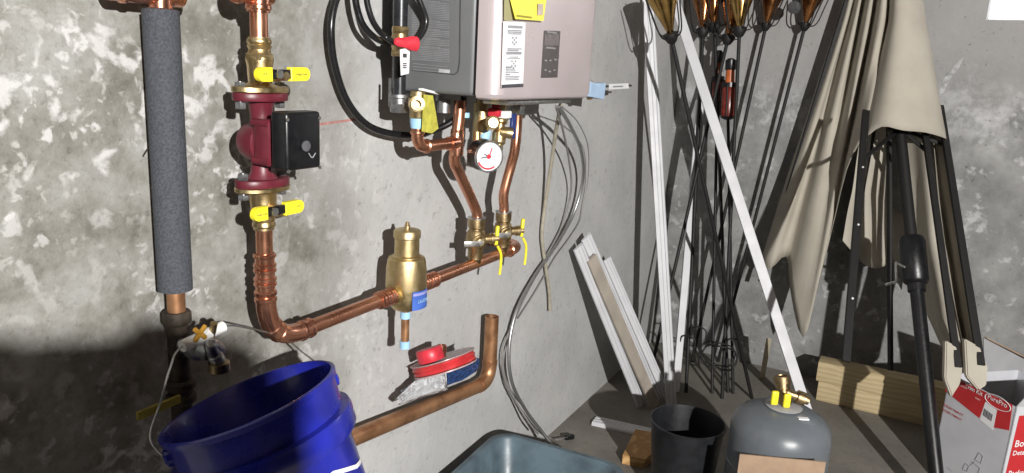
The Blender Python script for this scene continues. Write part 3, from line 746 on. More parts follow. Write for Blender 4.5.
# black lower fittings of the heater
g = G()
for px, py, rr in ((440, 100, .012), (444, 112, .016)):
    o = onY(px, py, .97); g.lathe([(0, rr), (.03, rr)], o, EZ, 14)
g.build('bottom_ports', zinc, t)
g = G(); o = onY(465, 117, .96); g.lathe([(0, .011), (.012, .011)], o, EZ, 14); g.build('port_cap', cyan, t)

# fill valve cluster below the heater
CY = .90
o = onY(499, 128, CY)
t = thing('fill_valve', (o.x, CY, o.z - .03), 'cluster of small brass valves under the heater above the gauge', 'valve')
g = G()
g.lathe([(-.085, .012), (-.05, .012), (-.045, .017), (-.02, .017), (-.015, .013), (.0, .013), (.004, .018), (.03, .018), (.034, .013), (.06, .013)], onY(500, 124, CY), V((.25, .1, 1)), 18)
g.build('valve_body', brass, t)
g = G(); a = onY(491, 124, CY - .03); g.lathe([(0, .012), (.03, .016), (.045, .016), (.047, .011), (.05, .011)], a + V((.03, .02, 0)), V((-.75, -.6, .1)), 20); g.build('side_port', brass, t)
g = G(); a = onY(508, 131, CY - .02); g.lathe([(0, .011), (.02, .014), (.03, .014)], a + V((-.02, .01, 0)), V((.5, -.8, -.1)), 18); g.build('drain_port', brass, t)
g = G(); a = onY(482, 112, CY + .03); g.lathe([(-.05, .018), (-.03, .02), (-.01, .02), (0, .0155), (.03, .0155)], a, EZ, 18); g.lathe([(0, .012), (.09, .012)], onY(477, 140, CY + .04), EZ, 14)
g.build('stop_valve', brass_cast, t)
g = G(); a = onY(494.5, 112, CY - .01); g.box(a, (.018, .03, .02), bev=.004); g.box(a + V((.006, 0, .012)), (.012, .02, .012), bev=.003); g.build('red_handle', redbright, t)
g = G(); a = onY(505, 114, CY - .02); g.box(a, (.035, .02, .018), bev=.003); g.build('cap', whitep, t)
g = G(); a, b = onY(513.5, 113, CY), onY(512, 138, CY); g.bar(a, b, EX, .020, .008); g.build('blue_handle', M('navy_handle', (.02, .04, .18), .4, 0, .1, 30), t)
g = G(); a = onY(484, 138, CY + .02); g.lathe([(0, .013), (.02, .014)], a, V((.2, -.1, 1)), 14); g.build('blue_collar', cyan, t)

# pressure gauge
gn = V((-math.sin(R(30)), -math.cos(R(30)), 0)); gu = V((math.cos(R(30)), -math.sin(R(30)), 0))
GC = onY(488.5, 156, .86)
t = thing('pressure_gauge', GC - V((0, 0, .04)), 'round dial pressure gauge with black case below the heater', 'gauge')
g = G(); g.lathe([(-.04, .030), (-.038, .036), (-.002, .037), (.002, .037), (.003, .034), (-.001, .034)], GC, gn, 32); g.build('case', blackp, t)
g = G(); g.lathe([(-.004, .0335), (0, .0335)], GC, gn, 32); dial = g.build('dial', white, t)
g = G(); g.lathe([(.0022, .0375), (.005, .0365), (.005, .033), (.001, .033)], GC, gn, 32, False); g.build('bezel', steel, t)
g = G()
for a0, a1 in ((-150, -60),):
    for i in range(14):
        a = R(a0 + (a1 - a0) * i / 13); g.box(GC + (gu * math.cos(a) + EZ * math.sin(a)) * .0285 + gn * .0008, (.004, .0045, .0006), (gu * math.cos(a) + EZ * math.sin(a), gu * -math.sin(a) + EZ * math.cos(a), gn))
g.build('red_scale', redbright, dial, False)
g = G()
for i in range(28):
    a = R(-55 + 250 * i / 27); g.box(GC + (gu * math.cos(a) + EZ * math.sin(a)) * .0285 + gn * .0008, (.0045 if i % 3 == 0 else .0025, .0008, .0006), (gu * math.cos(a) + EZ * math.sin(a), gu * -math.sin(a) + EZ * math.cos(a), gn))
g.build('tick_marks', ink, dial, False)
g = G()
g.bar(GC + gn * .0015 - EZ * .004, GC + gn * .0015 + gu * .008 + EZ * .02, gu, .0028, .0006); g.lathe([(0, .0055), (.002, .0055)], GC + gn * .001, gn, 14); g.build('red_hand', redbright, dial, False)
g = G(); g.bar(GC + gn * .0025, GC + gn * .0025 - gu * .02 - EZ * .003, EZ, .0028, .0006); g.bar(GC + gn * .0022, GC + gn * .0022 - gu * .012 + EZ * .006, EZ, .0024, .0006); g.build('black_hand', ink, dial, False)
g = G(); g.tube([GC - gn * .03, GC - gn * .055, GC - gn * .06 + V((0, 0, .05))], .009, 14); g.build('stem', brass, t)

# ================================================================== black hose coil
t = thing('black_hose', onY(400, 135, 1.0), 'shiny black rubber hose looping in a coil beside the gas pipe', 'hose')
g = G(); g.tube(spl([onY(343, -18, 1.04), onY(334, 6, 1.04), onY(331, 32, 1.04), onY(335, 66, 1.045), onY(348, 102, 1.045), onY(370, 126, 1.04), onY(402, 134.5, 1.02), onY(430, 131, .99), onY(452, 121, .96), onY(462, 108, .945), onY(464, 96, .94)], 10), .0075, 14); g.build('long_loop', rubber, t)
g = G(); g.tube(spl([onY(354, -14, 1.02), onY(357, 8, 1.02), onY(364, 26, 1.015), onY(378, 39, 1.01), onY(396, 43, 1.015), onY(412, 36, 1.02), onY(417, 20, 1.03), onY(414, 2, 1.03), onY(408, -14, 1.03)], 10), .0070, 12); g.build('coil_turn', rubber, t)
g = G(); g.tube(spl([onY(366, -14, 1.0), onY(367.5, 4, 1.0), onY(374, 23, .995), onY(386, 37, .99), onY(402, 44, .955), onY(418, 38, .94), onY(426, 22, .935), onY(421, 4, .94), onY(413, -14, .95)], 10), .0062, 12); g.build('coil_turn', rubber, t)

# lock-out clip and tag right of the heater
o = onY(598, 91, .92)
t = thing('blue_valve_clip', o - V((0, 0, .04)), 'pale blue plastic clip with a white tag beside the heater', 'clip')
g = G(); q = [onY(592, 81, .92), onY(596, 85, .92), onY(600, 86, .92), onY(601, 83, .92), onY(606, 82.5, .92), onY(604, 99, .92), onY(590, 96, .92)]; g.prism(q, (0, .03, 0)); g.build('clip', lockblue, t, False)
g = G(); a = onY(591, 97, .94); g.lathe([(0, .007), (.02, .007)], a + V((-.02, 0, 0)), EX, 12); g.tube([onY(592, 81, .935), V((HX1 - .01, .935, onY(591, 80, .935).z))], .003, 8); g.build('brass_pin', brass, t)
g = G(); q = [onY(609.5, 83.5, .93), onY(628.5, 82.8, .93), onY(628.8, 88, .93), onY(609.5, 89, .93)]; g.prism(q, (0, .002, 0)); tg = g.build('white_tag', white, t, False)
g = G(); a, b = onY(613, 86.2, .929), onY(623, 85.8, .929); g.box((a + b) / 2, ((b - a).length, .0008, .005), ((b - a).normalized(), EY, EZ)); g.build('tag_print', grey_ink, tg, False)
g = G(); g.tube([onY(604, 86, .935), onY(631, 85, .935)], .0035, 8); g.build('tie', blackp, t)

# ================================================================== cables
def cable(name, pts, r, m, label, n=8, k=8):
    g = G(); g.tube(spl(pts, k), r, n); return tag(g.build(name, m), label, 'cable')
g = G()
pts = spl([onY(559, 106, .90), onY(570, 125, .95), onY(581, 150, 1.0), onY(583, 178, 1.03), onY(574, 212, 1.05), onY(556, 245, 1.055), onY(534, 277, 1.055), onY(516, 312, 1.055), onY(509, 348, 1.05), onY(512, 382, 1.04), onY(526, 410, 1.02), onY(541, 430, .99), onY(553, 446, .955), onY(558, 458, .95)], 26)
g.tube(pts, [.0052 + .0012 * (i % 2) for i in range(len(pts))], 10)
tag(g.build('armoured_cable', armor, ang=80), 'ribbed metal armoured cable curving down from the heater to the tub', 'cable')
cable('control_cable', [onY(556, 106, .90), onY(563, 130, .96), onY(569, 160, 1.02), onY(571, 190, 1.05), onY(562, 225, 1.065), onY(545, 258, 1.065), onY(527, 292, 1.065), onY(512, 325, 1.06), onY(502, 352, 1.06), onY(505, 380, 1.055), onY(517, 403, 1.04), onY(529, 422, 1.01), onY(538, 433, 1.0)], .0036, cablegrey, 'dark grey control cable hanging beside the armoured cable')
cable('beige_cable', [onY(561, 104, .92), onY(556, 130, .98), onY(551, 165, 1.03), onY(545, 205, 1.06), onY(542, 235, 1.065), onY(545, 262, 1.065), onY(549, 290, 1.065), onY(550, 310, 1.065)], .0062, cablebeige, 'thick beige cable hanging loose with a cut end on the wall', 10)
cable('thin_wire', [onY(562, 106, .91), onY(578, 122, .98), onY(588, 146, 1.04), onY(588, 178, 1.06), onY(583, 205, 1.068), onY(579, 222, 1.07), onY(566, 242, 1.07), onY(555, 257, 1.07), onY(536, 290, 1.07), onY(518, 318, 1.07)], .0019, cablegrey, 'thin grey wire bowing out widest toward the leaning trim boards', 6)
t = thing('power_cord', onY(530, 415, 1.03), 'thin grey cord lying over the tub rim with a black plug end on the floor', 'cord')
e = onZ(565, 437, .02)
pc = [onY(515, 320, 1.07), onY(505, 350, 1.065), onY(504, 372, 1.06), onY(513, 393, 1.05), onY(528, 412, 1.03), onY(541, 430, 1.04), onY(549, 437, 1.05), V((e.x - .05, e.y + .01, .03)), e]
g = G(); g.tube(spl(pc, 8), .0026, 8); g.build('cord_wire', cablegrey, t)
g = G(); g.bar(e, e + V((.035, -.02, -.005)), EZ, .018, .018); g.build('plug', blackp, t)
e0 = onY(553, 446, .95)
g = G(); g.tube(spl([e0, onY(558, 452, .94), onY(561, 460, .93), onY(561, 473, .93)], 6), .0016, 6)
tag(g.build('green_wire', M('green_wire', (.12, .30, .14), .5, 0, .1, 40)), 'short green wire at the end of the armoured cable in the tub', 'wire')

# ================================================================== lower copper pipe and packages
LY = 1.03
c0, c1 = onY(330, 447, LY), onY(489, 381, LY)
up_ = V((0, 0, 1)); top = V((c1.x + .0, LY, onY(486, 319, LY).z))
t = thing('drain_pipe', c0, 'aged copper drain pipe with an elbow and open upright end', 'pipe')
bb = bend(c0, c1, top, .065, 10)
g = G(); g.tube([c0, bb[0]], .020, 22); g.build('sloping_run', copper_old, t)
g = G(); g.tube(bb, .0218, 22); g.lathe([(-.006, .0228), (.006, .0228)], bb[-1], EZ, 22); g.build('elbow', copper_old, t)
g = G(); g.lathe([(0, .0205), ((top - bb[-1]).length, .0205), ((top - bb[-1]).length, .0185), (.02, .0185)], bb[-1], EZ, 24, False); g.build('open_upright', copper_old, t)
dz = (bb[0] - c0).normalized(); un = V((-dz.z, 0, dz.x))
def onpipe(px, py): return onY(px, py, LY - .005)
# flat red coil in packaging
def pack(name, m, poly, y0, y1, label, cat='package'):
    g = G(); g.prism([onY(px, py, y0) for px, py in poly], (0, y1 - y0, 0))
    bmesh.ops.bevel(g.bm, geom=list(g.bm.edges), offset=.004, segments=2, affect='EDGES'); 
    return g.build(name, m, None)
cn = V((.05, .40, .91)).normalized(); cc = onY(444, 362.5, .985)
o = thing('red_strap_coil', cc - cn * .014, 'flat round red coil of strapping lying on the drain pipe', 'coil')
g = G(); g.lathe([(-.012, .030), (-.012, .079), (-.010, .083), (-.004, .081), (.002, .084), (.007, .081), (.011, .082), (.012, .078), (.012, .030)], cc, cn, 40); g.build('coil_band', red, o)
pinkc = M('cloudy_clear_rim', (.42, .30, .30), .3, 0, .1, 40)
g = G(); g.lathe([(.0115, .0825), (.014, .086), (.0155, .086), (.0155, .03)], cc, cn, 40); g.build('clear_lid', pinkc, o)
g = G(); g.lathe([(-.016, .03), (-.016, .084), (-.0125, .0835)], cc, cn, 40); g.build('clear_tray', pinkc, o)
rc = onY(430, 354, .99)
g = G(); g.lathe([(-.017, .012), (-.017, .031), (-.013, .034), (.012, .034), (.016, .031), (.016, .012)], rc, cn, 28)
tag(g.build('red_roll', redbright), 'small red roll lying on the flat red coil', 'roll')
a = onY(441, 353, .975); g = G(); g.lathe([(0, .010), (0, .0125), (.03, .0125), (.03, .010), (.003, .010)], a + V((-.004, -.004, -.006)), V((.14, .1, 1)), 18)
tag(g.build('copper_coupling', copper_fit), 'short copper coupling standing beside the small red roll', 'fitting')
o = pack('blue_fittings_bag', bluebag, [(446, 372), (447, 386), (462, 380), (478, 371), (481, 358), (470, 361), (458, 368)], 1.03, 1.058, ''); tag(o, 'dark blue glittery bag of fittings wedged at the pipe elbow', 'bag')
# clear bag: crumpled grid
g = G(); rows = []
A0, A1, B0, B1 = (396, 399), (444, 366), (399, 403), (448, 388)
for j in range(9):
    v = j / 8; row = []
    for i in range(17):
        u = i / 16; px = (A0[0] + (A1[0] - A0[0]) * u) * (1 - v) + (B0[0] + (B1[0] - B0[0]) * u) * v; py = (A0[1] + (A1[1] - A0[1]) * u - 6 * math.sin(u * 3.1)) * (1 - v) + (B0[1] + (B1[1] - B0[1]) * u + 1.5) * v
        row.append(onY(px, py, 1.02 - .012 * math.sin(v * 3.14) + .006 * random.uniform(-1, 1)))
    rows.append(row)
g.grid(rows); cb = g.build('clear_bag', clearbag); md = cb.modifiers.new('thick', 'SOLIDIFY'); md.thickness = .001
tag(cb, 'crumpled clear plastic bag on the drain pipe in front of the red coil', 'bag')
g = G(); g.prism([onY(426, 376, 1.024), onY(446, 370, 1.024), onY(447, 384, 1.024), onY(428, 390, 1.024)], (0, .003, 0)); tag(g.build('paper_insert', white, None, False), 'white paper slip inside the clear plastic bag', 'paper')
g = G(); g.prism([onY(402, 391, 1.027), onY(424, 377, 1.027), onY(426, 390, 1.027), onY(406, 398, 1.027)], (0, .006, 0)); tag(g.build('grey_insert', M('slate_grey_card', (.20, .21, .24), .5, 0, .15, 60), None, False), 'grey card pouch inside the clear plastic bag', 'pouch')

# ================================================================== tub
TZ = .255
t = thing('plastic_tub', (1.60, .78, 0), 'slate blue plastic tub on the floor under the hanging cables', 'tub')
tc, thx, thy, ta = V((1.585, .80)), .315, .215, R(3)
def rrect(hx, hy, rad, z, n=8):
    pts = []
    for cx, cy, a0 in ((1, 1, 0), (-1, 1, 90), (-1, -1, 180), (1, -1, 270)):
        for i in range(n + 1):
            a = R(a0 + 90 * i / n); x = cx * (hx - rad) + rad * math.cos(a); y = cy * (hy - rad) + rad * math.sin(a)
            pts.append(V((tc.x + x * math.cos(ta) - y * math.sin(ta), tc.y + x * math.sin(ta) + y * math.cos(ta), z)))
    return pts
g = G()
g.loft([rrect(thx - .075, thy - .065, .05, .0), rrect(thx - .07, thy - .06, .055, .006), rrect(thx - .022, thy - .022, .06, TZ - .022), rrect(thx - .004, thy - .004, .065, TZ - .02), rrect(thx, thy, .065, TZ - .014), rrect(thx, thy, .065, TZ - .003), rrect(thx - .003, thy - .003, .065, TZ), rrect(thx - .018, thy - .018, .06, TZ), rrect(thx - .024, thy - .024, .056, TZ - .006), rrect(thx - .075, thy - .065, .05, .01)])
g.build('tub_shell', tubm, t)
g = G(); g.loft([rrect(thx - .06, thy - .055, .05, .09), rrect(thx - .06, thy - .055, .05, .093)]); 
mw, n_, l_, b_ = newmat('dark_tub_sheet'); b_.inputs['Base Color'].default_value = (.03, .032, .03, 1); b_.inputs['Roughness'].default_value = .08
g.build('dark_tub_sheet', mw, t)  # flat dark glossy sheet inside the tub

# ================================================================== white trim boards
def board(name, A, B, width, thick, nrm, m, label, cat='board', group=None, grooves=True, back=None):
    A, B = V(A), V(B); d = (B - A).normalized(); n = V(nrm); n = (n - d * n.dot(d)).normalized(); w = d.cross(n)
    hw = width / 2; T = thick
    if grooves: pr = [(-hw, 0), (hw, 0), (hw, T * .6), (hw * .80, T), (hw * .42, T), (hw * .36, T * .66), (hw * .26, T * .66), (hw * .2, T * .9), (-hw * .25, T * .8), (-hw * .3, T * .55), (-hw * .4, T * .55), (-hw * .46, T * .75), (-hw, T * .5)]
    else: pr = [(-hw, 0), (hw, 0), (hw, T * .9), (hw * .94, T), (-hw * .94, T), (-hw, T * .9)]
    g = G(); g.loft([[A + w * x + n * y for x, y in pr], [B + w * x + n * y for x, y in pr]])
    return tag(g.build(name, m, None, False), label, cat, group)
A = onZ(671, 404, 0); B = onY(647.5, 0, 1.045); B = A + (B - A) * ((1.062 - A.y) / (B.y - A.y))
board('trim_board', A, B, .046, .014, (-.75, -.6, .1), wtrim, 'tall white grooved trim board leaning on the pipe wall near the corner')
A = onZ(811, 424, 0); B = onX(672, -4, 3.32); B.y = min(B.y, 1.05)
board('trim_board', A, B, .042, .014, (-.9, -.4, .1), wtrim, 'long white trim board slanting from the grey tank up into the corner', grooves=False)
A = onZ(675, 391, 0); B = onX(700, 100, 3.42)
board('trim_board', A, B, .032, .014, (-.8, -.5, .1), wtrim, 'narrow white trim strip standing among the black torch poles', grooves=False)
# bundle of short lengths
grp = 'short trim boards in the leaning bundle'
nb = (-.45, -.85, .25)
A = onZ(641, 405, 0); B = onY(577, 246, 1.035)
board('trim_board', A, B, .046, .014, nb, wtrim, 'white grooved short board on the tub side of the leaning bundle', group=grp)
A = onZ(656, 399, 0) + V((.0, -.005, 0)); B = onY(585, 236, 1.03)
board('trim_board', A, B, .050, .013, nb, wtrim, 'white short board whose grooved top end sticks out of the leaning bundle', group=grp)
A = onZ(652, 405, 0) + V((0, -.01, 0)); B = onY(590, 257, 1.005)
board('trim_board', A, B, .050, .012, nb, btrim, 'raw beige back of a short board turned outwards in the leaning bundle', group=grp, grooves=False)
A = onZ(667, 398, 0); B = onY(606, 258, 1.04)
board('trim_board', A, B, .040, .012, nb, wtrim, 'white short board fanned out at the foot of the leaning bundle', group=grp)
# piece on the floor
a, b = onZ(594, 421, .0), onZ(652, 434, .0)
board('trim_offcut', a, b, .075, .014, (0, 0, 1), wtrim, 'white grooved trim offcut lying flat on the floor')
# wooden wedge
g = G(); q = [onZ(634.5, 437, 0), onZ(622, 463, 0), onZ(644, 468, 0), onZ(662, 452, 0), onZ(655, 440, 0)]
g.prism(q, (0, 0, .035)); tag(g.build('wood_offcut', wood2, None, False), 'small angled wood offcut on the floor beside the black bin', 'wood')

# ================================================================== black bin
o = onZ(688, 420, .285); bc = V((o.x, o.y, 0)); BR = .121
t = thing('waste_bin', bc, 'round black plastic waste bin standing in front of the white boards', 'bin')
g = G(); g.lathe([(0, .088), (.003, .092), (.27, BR - .004), (.272, BR), (.283, BR + .001), (.285, BR - .002), (.285, BR - .005), (.27, BR - .008), (.008, .088)], bc, EZ, 56); g.build('bin_shell', binm, t)

# ================================================================== expansion tank
o = onZ(784, 404, .455); tk = V((2.17, .236, 0)); tk = V((o.x, o.y, 0)); TR = .142
t = thing('expansion_tank', tk, 'slate grey expansion tank standing upright on the floor', 'tank')
g = G(); g.lathe([(0, .09), (.004, .10), (.03, TR - .012), (.06, TR), (.26, TR), (.262, TR + .003), (.268, TR + .003), (.27, TR), (.37, TR), (.398, TR - .006), (.42, TR - .024), (.438, TR - .055), (.449, TR - .10), (.452, .02), (.4525, .001)], tk, EZ, 56); body = g.build('tank_shell', tankm, t)
g = G(); L = []
for rr, zz_ in ((.052, .4512), (.050, .4525), (.022, .4545), (.001, .455)):
    L.append([tk + V((math.cos(a) * rr * (1.0), math.sin(a) * rr, zz_)) for a in (2 * math.pi * i / 32 for i in range(32))])
g.loft(L, False, True); g.build('top_label', labgrey, t)
zt_ = .452
q0 = onZ(803, 420, .437); q0.z = 0
g = G(); c = q0 + V((0, 0, .443)); g.box(c, (.014, .030, .004), (V((.86, .46, 0)), V((-.46, .86, 0)), EZ)); g.build('side_sticker', white, t, False)
t2 = thing('tank_valve', tk + V((0, 0, zt_)), 'brass valve with yellow grips on top of the grey tank', 'valve')
vb = tk + V((.012, .0, zt_))
g = G(); g.lathe([(0, .02), (.012, .02), (.014, .016), (.045, .016), (.047, .021), (.062, .021), (.063, .024), (.082, .024), (.084, .017), (.07, .015)], vb, V((.15, .25, 1)), 20)
g.lathe([(0, .014), (.03, .014), (.032, .020), (.055, .020), (.056, .013), (.066, .013)], vb + V((0, 0, .036)), V((.3, -.9, -.25)), 18); g.build('valve_body', bronze, t2)
gv = tk + V((-.02, .012, zt_ + .024))
for k, dd_ in enumerate((V((-.012, .012, .006)), V((.004, -.02, 0)))):
    g = G(); g.box(gv + dd_, (.013, .021, .043), (V((.86, .46, 0)), V((-.46, .86, 0)), EZ), .005, 3); g.build('yellow_grip', yellow, t2)
# cardboard piece in front of the tank
fdir = V((tk.x, tk.y, 0)).normalized()
P0 = tk - fdir * (TR + .012)
q = [hit(px, py, P0, fdir) for px, py in ((740, 453), (826, 461), (822, 500), (738, 492))]
zl = min(p.z for p in q)
dn_ = [V((q[1].x, q[1].y, .0)), V((q[0].x, q[0].y, .0))]
t = thing('cardboard_flap', (P0.x, P0.y, 0), 'plain brown cardboard sheet standing against the grey tank', 'cardboard')
g = G(); g.prism([q[0], q[1]] + dn_, -fdir * .005); g.build('sheet', card, t, False)

# ================================================================== lumber
bmX = 3.355
yl, yr = .245, -.85
t = None
g = G(); g.box((bmX + .045, (yl - .012 + yr) / 2, .045), (.09, yl - .012 - yr, .09), bev=.003)
tag(g.build('timber_beam', wood), 'lower square pine timber lying on the floor along the back wall', 'timber', 'stacked timbers')
g = G(); g.box((bmX + .043, (yl + yr) / 2, .1355), (.09, yl - yr, .09), bev=.003)
tag(g.build('timber_beam', wood), 'upper square pine timber stacked on another along the back wall', 'timber', 'stacked timbers')

# ================================================================== carton at right
BH = .40
L_ = onZ(950, 373, BH); R_ = onZ(1016.5, 407, BH)
e1 = (R_ - L_); bw = e1.length; e1.normalize(); e2 = V((-e1.y, e1.x, 0)); e2 = e2 if e2.dot(CF) > 0 else -e2
bdp = .30; th = .004
t = thing('carton', ((L_ + R_) / 2 + e2 * bdp / 2) * 1 - V((0, 0, BH)), 'white and red printed cardboard carton with open flaps beside the parasol', 'box')
def panel(name, P, u, wv, hgt, m, z0=0.):
    g = G(); P = V((P.x, P.y, z0)); inn = wv
    g.prism([P, P + u, P + u + V((0, 0, hgt)), P + V((0, 0, hgt))], inn * th); return g.build(name, m, t, False)
front = panel('front_panel', L_, e1 * bw, e2, BH, carton)
right = panel('side_panel', R_, e2 * bdp, -e1, BH, carton)
panel('side_panel', L_, e2 * bdp, e1, BH, carton); panel('back_panel', L_ + e2 * bdp, e1 * bw, -e2, BH, carton)
g = G(); g.prism([V((p.x, p.y, .002)) for p in (L_, R_, R_ + e2 * bdp, L_ + e2 * bdp)], (0, 0, .004)); g.build('bottom_panel', carton, t, False)
# flaps
def lp(px, py): return hit(px, py, L_ + e1 * .002, e1)
fq = [lp(984, 373), lp(984, 337), lp(1032, 360), lp(1032, 371)]
g = G(); g.prism(fq, -e1 * .004); fb = g.build('raised_flap', cartin, t, False)
g = G(); dq = (fq[2] - fq[1]).normalized(); g.prism([fq[1], fq[2], fq[2] + e1 * .026 + V((0, 0, -.004)), fq[1] + e1 * .012], V((0, 0, .004))); g.build('brown_edge', card, fb, False)
g = G(); u2 = (EZ * .9 + e1 * .45).normalized(); g.prism([R_, R_ + e2 * bdp, R_ + e2 * bdp + u2 * .09, R_ + u2 * .09], -e1 * .003); fs = g.build('side_flap', carton, t, False)
# print on the front panel
def fp(px, py, off=.0008):
    return hit(px, py, L_ - e2 * off, e2)
rp = quad(front, 'red_print', red_print, [fp(951.5, 376), fp(1012.5, 404), fp(1009, 430), fp(993.5, 427), fp(996.5, 410), fp(986, 401.5), fp(979, 417.5), fp(944.5, 390)], .0006, e2)
quad(front, 'white_sticker', white, [fp(985.5, 401, .001), fp(997, 409.5, .001), fp(993, 430, .001), fp(979.5, 419, .001)], .0005, e2)
g = G()
for i in range(7):
    a, b = fp(984.7 + i * 1.25, 408.2 + i * .95, .0014), fp(983.2 + i * 1.25, 415 + i * .95, .0014); g.bar(a, b, e1, .0022 if i % 2 else .0034, .0005)
g.build('barcode', ink, front, False)
def ftext(s, px, py, size, m, par=front): return text('lettering', s, fp(px, py, .0022), e1, EZ, size, m, par, .0002, 'LEFT', .01)
ftext('Trim Kit', 964.5, 386.5, .021, white, rp)
ftext('PurePro', 987.3, 397.5, .0225, white, rp)
g = G(); C_ = fp(997.5, 402, .002); ls = []
for k in range(33):
    a = 2 * math.pi * k / 32; ls.append(C_ + e1 * math.cos(a) * .049 + EZ * math.sin(a) * .021 )
g.tube(ls, .0011, 5, False); g.build('oval_outline', white, rp)
g = G()
for px, py, L2 in ((955, 382, .05), (975, 397, .02)): a = fp(px, py, .0016); g.box(a + e1 * L2 / 2, (L2, .0005, .005), (e1, e2, EZ))
g.build('small_print', M('pink_print', (.62, .30, .30), .6, 0, .05, 20), rp, False)
ftext('BOILER TRIM KIT', 943.5, 405, .0115, red_print); ftext('BOILER TRIM KIT', 942.2, 409.5, .0115, red_print)
g = G()
for a, b in (((977, 456), (979, 452)), ((979, 452), (983, 456)), ((983, 456), (981, 463)), ((981, 463), (975, 459)), ((975, 459), (977, 456)), ((972, 461), (980, 468)), ((964, 465), (966, 463)), ((966, 463), (969, 466)), ((969, 466), (967, 471)), ((967, 471), (963, 469)), ((963, 469), (964, 465)), ((970, 465), (975, 461)), ((980, 468), (978, 473)), ((947, 467), (952, 471))):
    g.tube([fp(*a, .0012), fp(*b, .0012)], .0007, 4)
g.build('line_drawing', grey_ink, front)
# print on the right panel
def sp_(px, py, off=.0008): return hit(px, py, R_ + e1 * off, e1)
rq = [sp_(1019, 405), R_ + e2 * bdp + e1 * .0008, None, None]
def sq(u, v, off=.0008): return R_ + e2 * u + V((0, 0, -v)) + e1 * off
rr_ = quad(right, 'red_print', red_print, [sq(.018, .03), sq(bdp - .01, .03), sq(bdp - .01, .40), sq(.012, .40)], .0006, -e1)
for s, v, sz in (('Boiler', .14, .034), ('Details', .17, .024), ('Package', .245, .028), ('- Kit', .28, .022)): text('lettering', s, sq(.024, v, .0016), e2, EZ, sz, white, rr_, .0003, 'LEFT', .01)
text('lettering', 'Kit', sq(.03, -.03, .003), e2, EZ, .03, M('pink_print2', (.60, .35, .36), .6, 0, .05, 20), fs, .012, 'LEFT')

# ================================================================== torches
grpT = 'garden torches leaning in the corner'
def torch(tip, base, m, label, s=1., wires=5):
    tip, base = V(tip), V(base); d = (tip - base).normalized(); u = d.orthogonal().normalized(); w = d.cross(u)
    t = thing('garden_torch', base, label, 'torch', grpT)
    g = G(); g.tube([base, tip], .0078, 10); g.build('pole', blackm, t)
    g = G(); g.lathe([(-.03 * s, .009), (-.022 * s, .018 * s), (0, .03 * s), (.012 * s, .03 * s), (.016 * s, .014)], tip, d, 20); g.build('collar', blackm, t)
    g = G(); g.lathe([(.012 * s, .010 * s), (.03 * s, .016 * s), (.17 * s, .064 * s), (.173 * s, .064 * s), (.166 * s, .060 * s), (.035 * s, .012 * s)], tip, d, 32); g.build('cone', m, t)
    for k in range(wires):
        a = 2 * math.pi * k / wires + .4; q = u * math.cos(a) + w * math.sin(a)
        g = G(); g.tube(spl([tip + q * .02 * s, tip + q * .045 * s + d * .006 * s, tip + q * .062 * s + d * .035 * s, tip + q * .074 * s + d * .10 * s, tip + q * .088 * s + d * .175 * s]), .0028, 6); g.build('cage_wire', blackm, t)
    return t
torch(onX(671, 36, 2.68), onZ(752, 398, 0), torchgold, 'garden torch with gold cone leaning across the others toward the tall trim board', .92, 4)
torch(onX(703, 31, 3.46), onZ(686, 392, 0), torchcopper, 'garden torch half hidden behind the long slanting board')
torch(onX(714.5, 26, 3.46), onZ(728, 392, 0), torchcopper, 'garden torch with copper cone above the red lanterns')
torch(onX(728, 38, 3.42), onZ(647, 387, 0), torchcopper, 'garden torch whose foot reaches the pipe wall')
torch(onX(739.5, 30, 3.34), onZ(722, 398, 0), torchgold, 'garden torch with broad bright gold cone standing nearly upright')
torch(onX(766, 25, 3.54), onZ(692, 361, 0), torchcopper, 'garden torch second from the parasol leaning on the back wall', .8)
torch(onX(805, 25, 3.54), onZ(718, 361, 0), torchcopper, 'garden torch next to the parasol leaning on the back wall', .8)
o = onX(794, 7, 3.44); g = G(); g.lathe([(-.01, .012), (-.008, .026), (.008, .026), (.01, .012)], o, V((1, .3, .1)), 20)
tag(g.build('snuffer_cap', blackm), 'round black snuffer cap hanging on the torch next to the parasol', 'cap')
# red lanterns on poles
def red_lantern(pt, pb, base, label, s=1.):
    pt, pb, base = V(pt), V(pb), V(base); d = (pt - pb).normalized(); L = (pt - pb).length
    t = thing('red_lantern', base, label, 'lantern', 'red lanterns among the torches')
    g = G(); g.tube([base, pb], .007, 10); g.build('pole', blackm, t)
    g = G(); g.lathe([(0, .010), (.0, .026 * s), (L * .06, .030 * s), (L * .50, .030 * s), (L * .55, .022 * s)], pb, d, 24); g.build('body', redglass, t)
    g = G(); g.lathe([(L * .54, .019 * s), (L * .80, .016 * s)], pb, d, 20); g.build('neck', orange, t)
    g = G(); g.lathe([(L * .80, .018 * s), (L * .82, .021 * s), (L * .97, .021 * s), (L, .012)], pb, d, 20); g.build('cap', blackp, t)
    g = G(); g.lathe([(L * .50, .031 * s), (L * .50, .034 * s), (L * .58, .034 * s), (L * .58, .02)], pb, d, 20); g.build('collar', blackp, t)
    g = G(); g.lathe([(-L * .06, .012), (-L * .03, .026 * s), (.0, .031 * s)], pb, d, 20); g.build('base_cup', blackp, t)
    u = d.orthogonal().normalized(); w = d.cross(u)
    for k in range(4):
        a = R(45 + 90 * k); q = u * math.cos(a) + w * math.sin(a)
        g = G(); g.tube([pb + q * .032 * s, pb + q * .034 * s + d * L * .52], .003, 6); g.build('cage_bar', blackm, t)
red_lantern(onX(731, 58, 3.38), onX(728, 116, 3.36), onZ(733, 393, 0), 'red lacquered lantern with orange neck in front among the torch poles', 1.1)
red_lantern(onX(719, 50, 3.46), onX(717, 112, 3.44), onZ(712, 393, 0), 'thinner red lantern half hidden behind the slanting white board', .85)
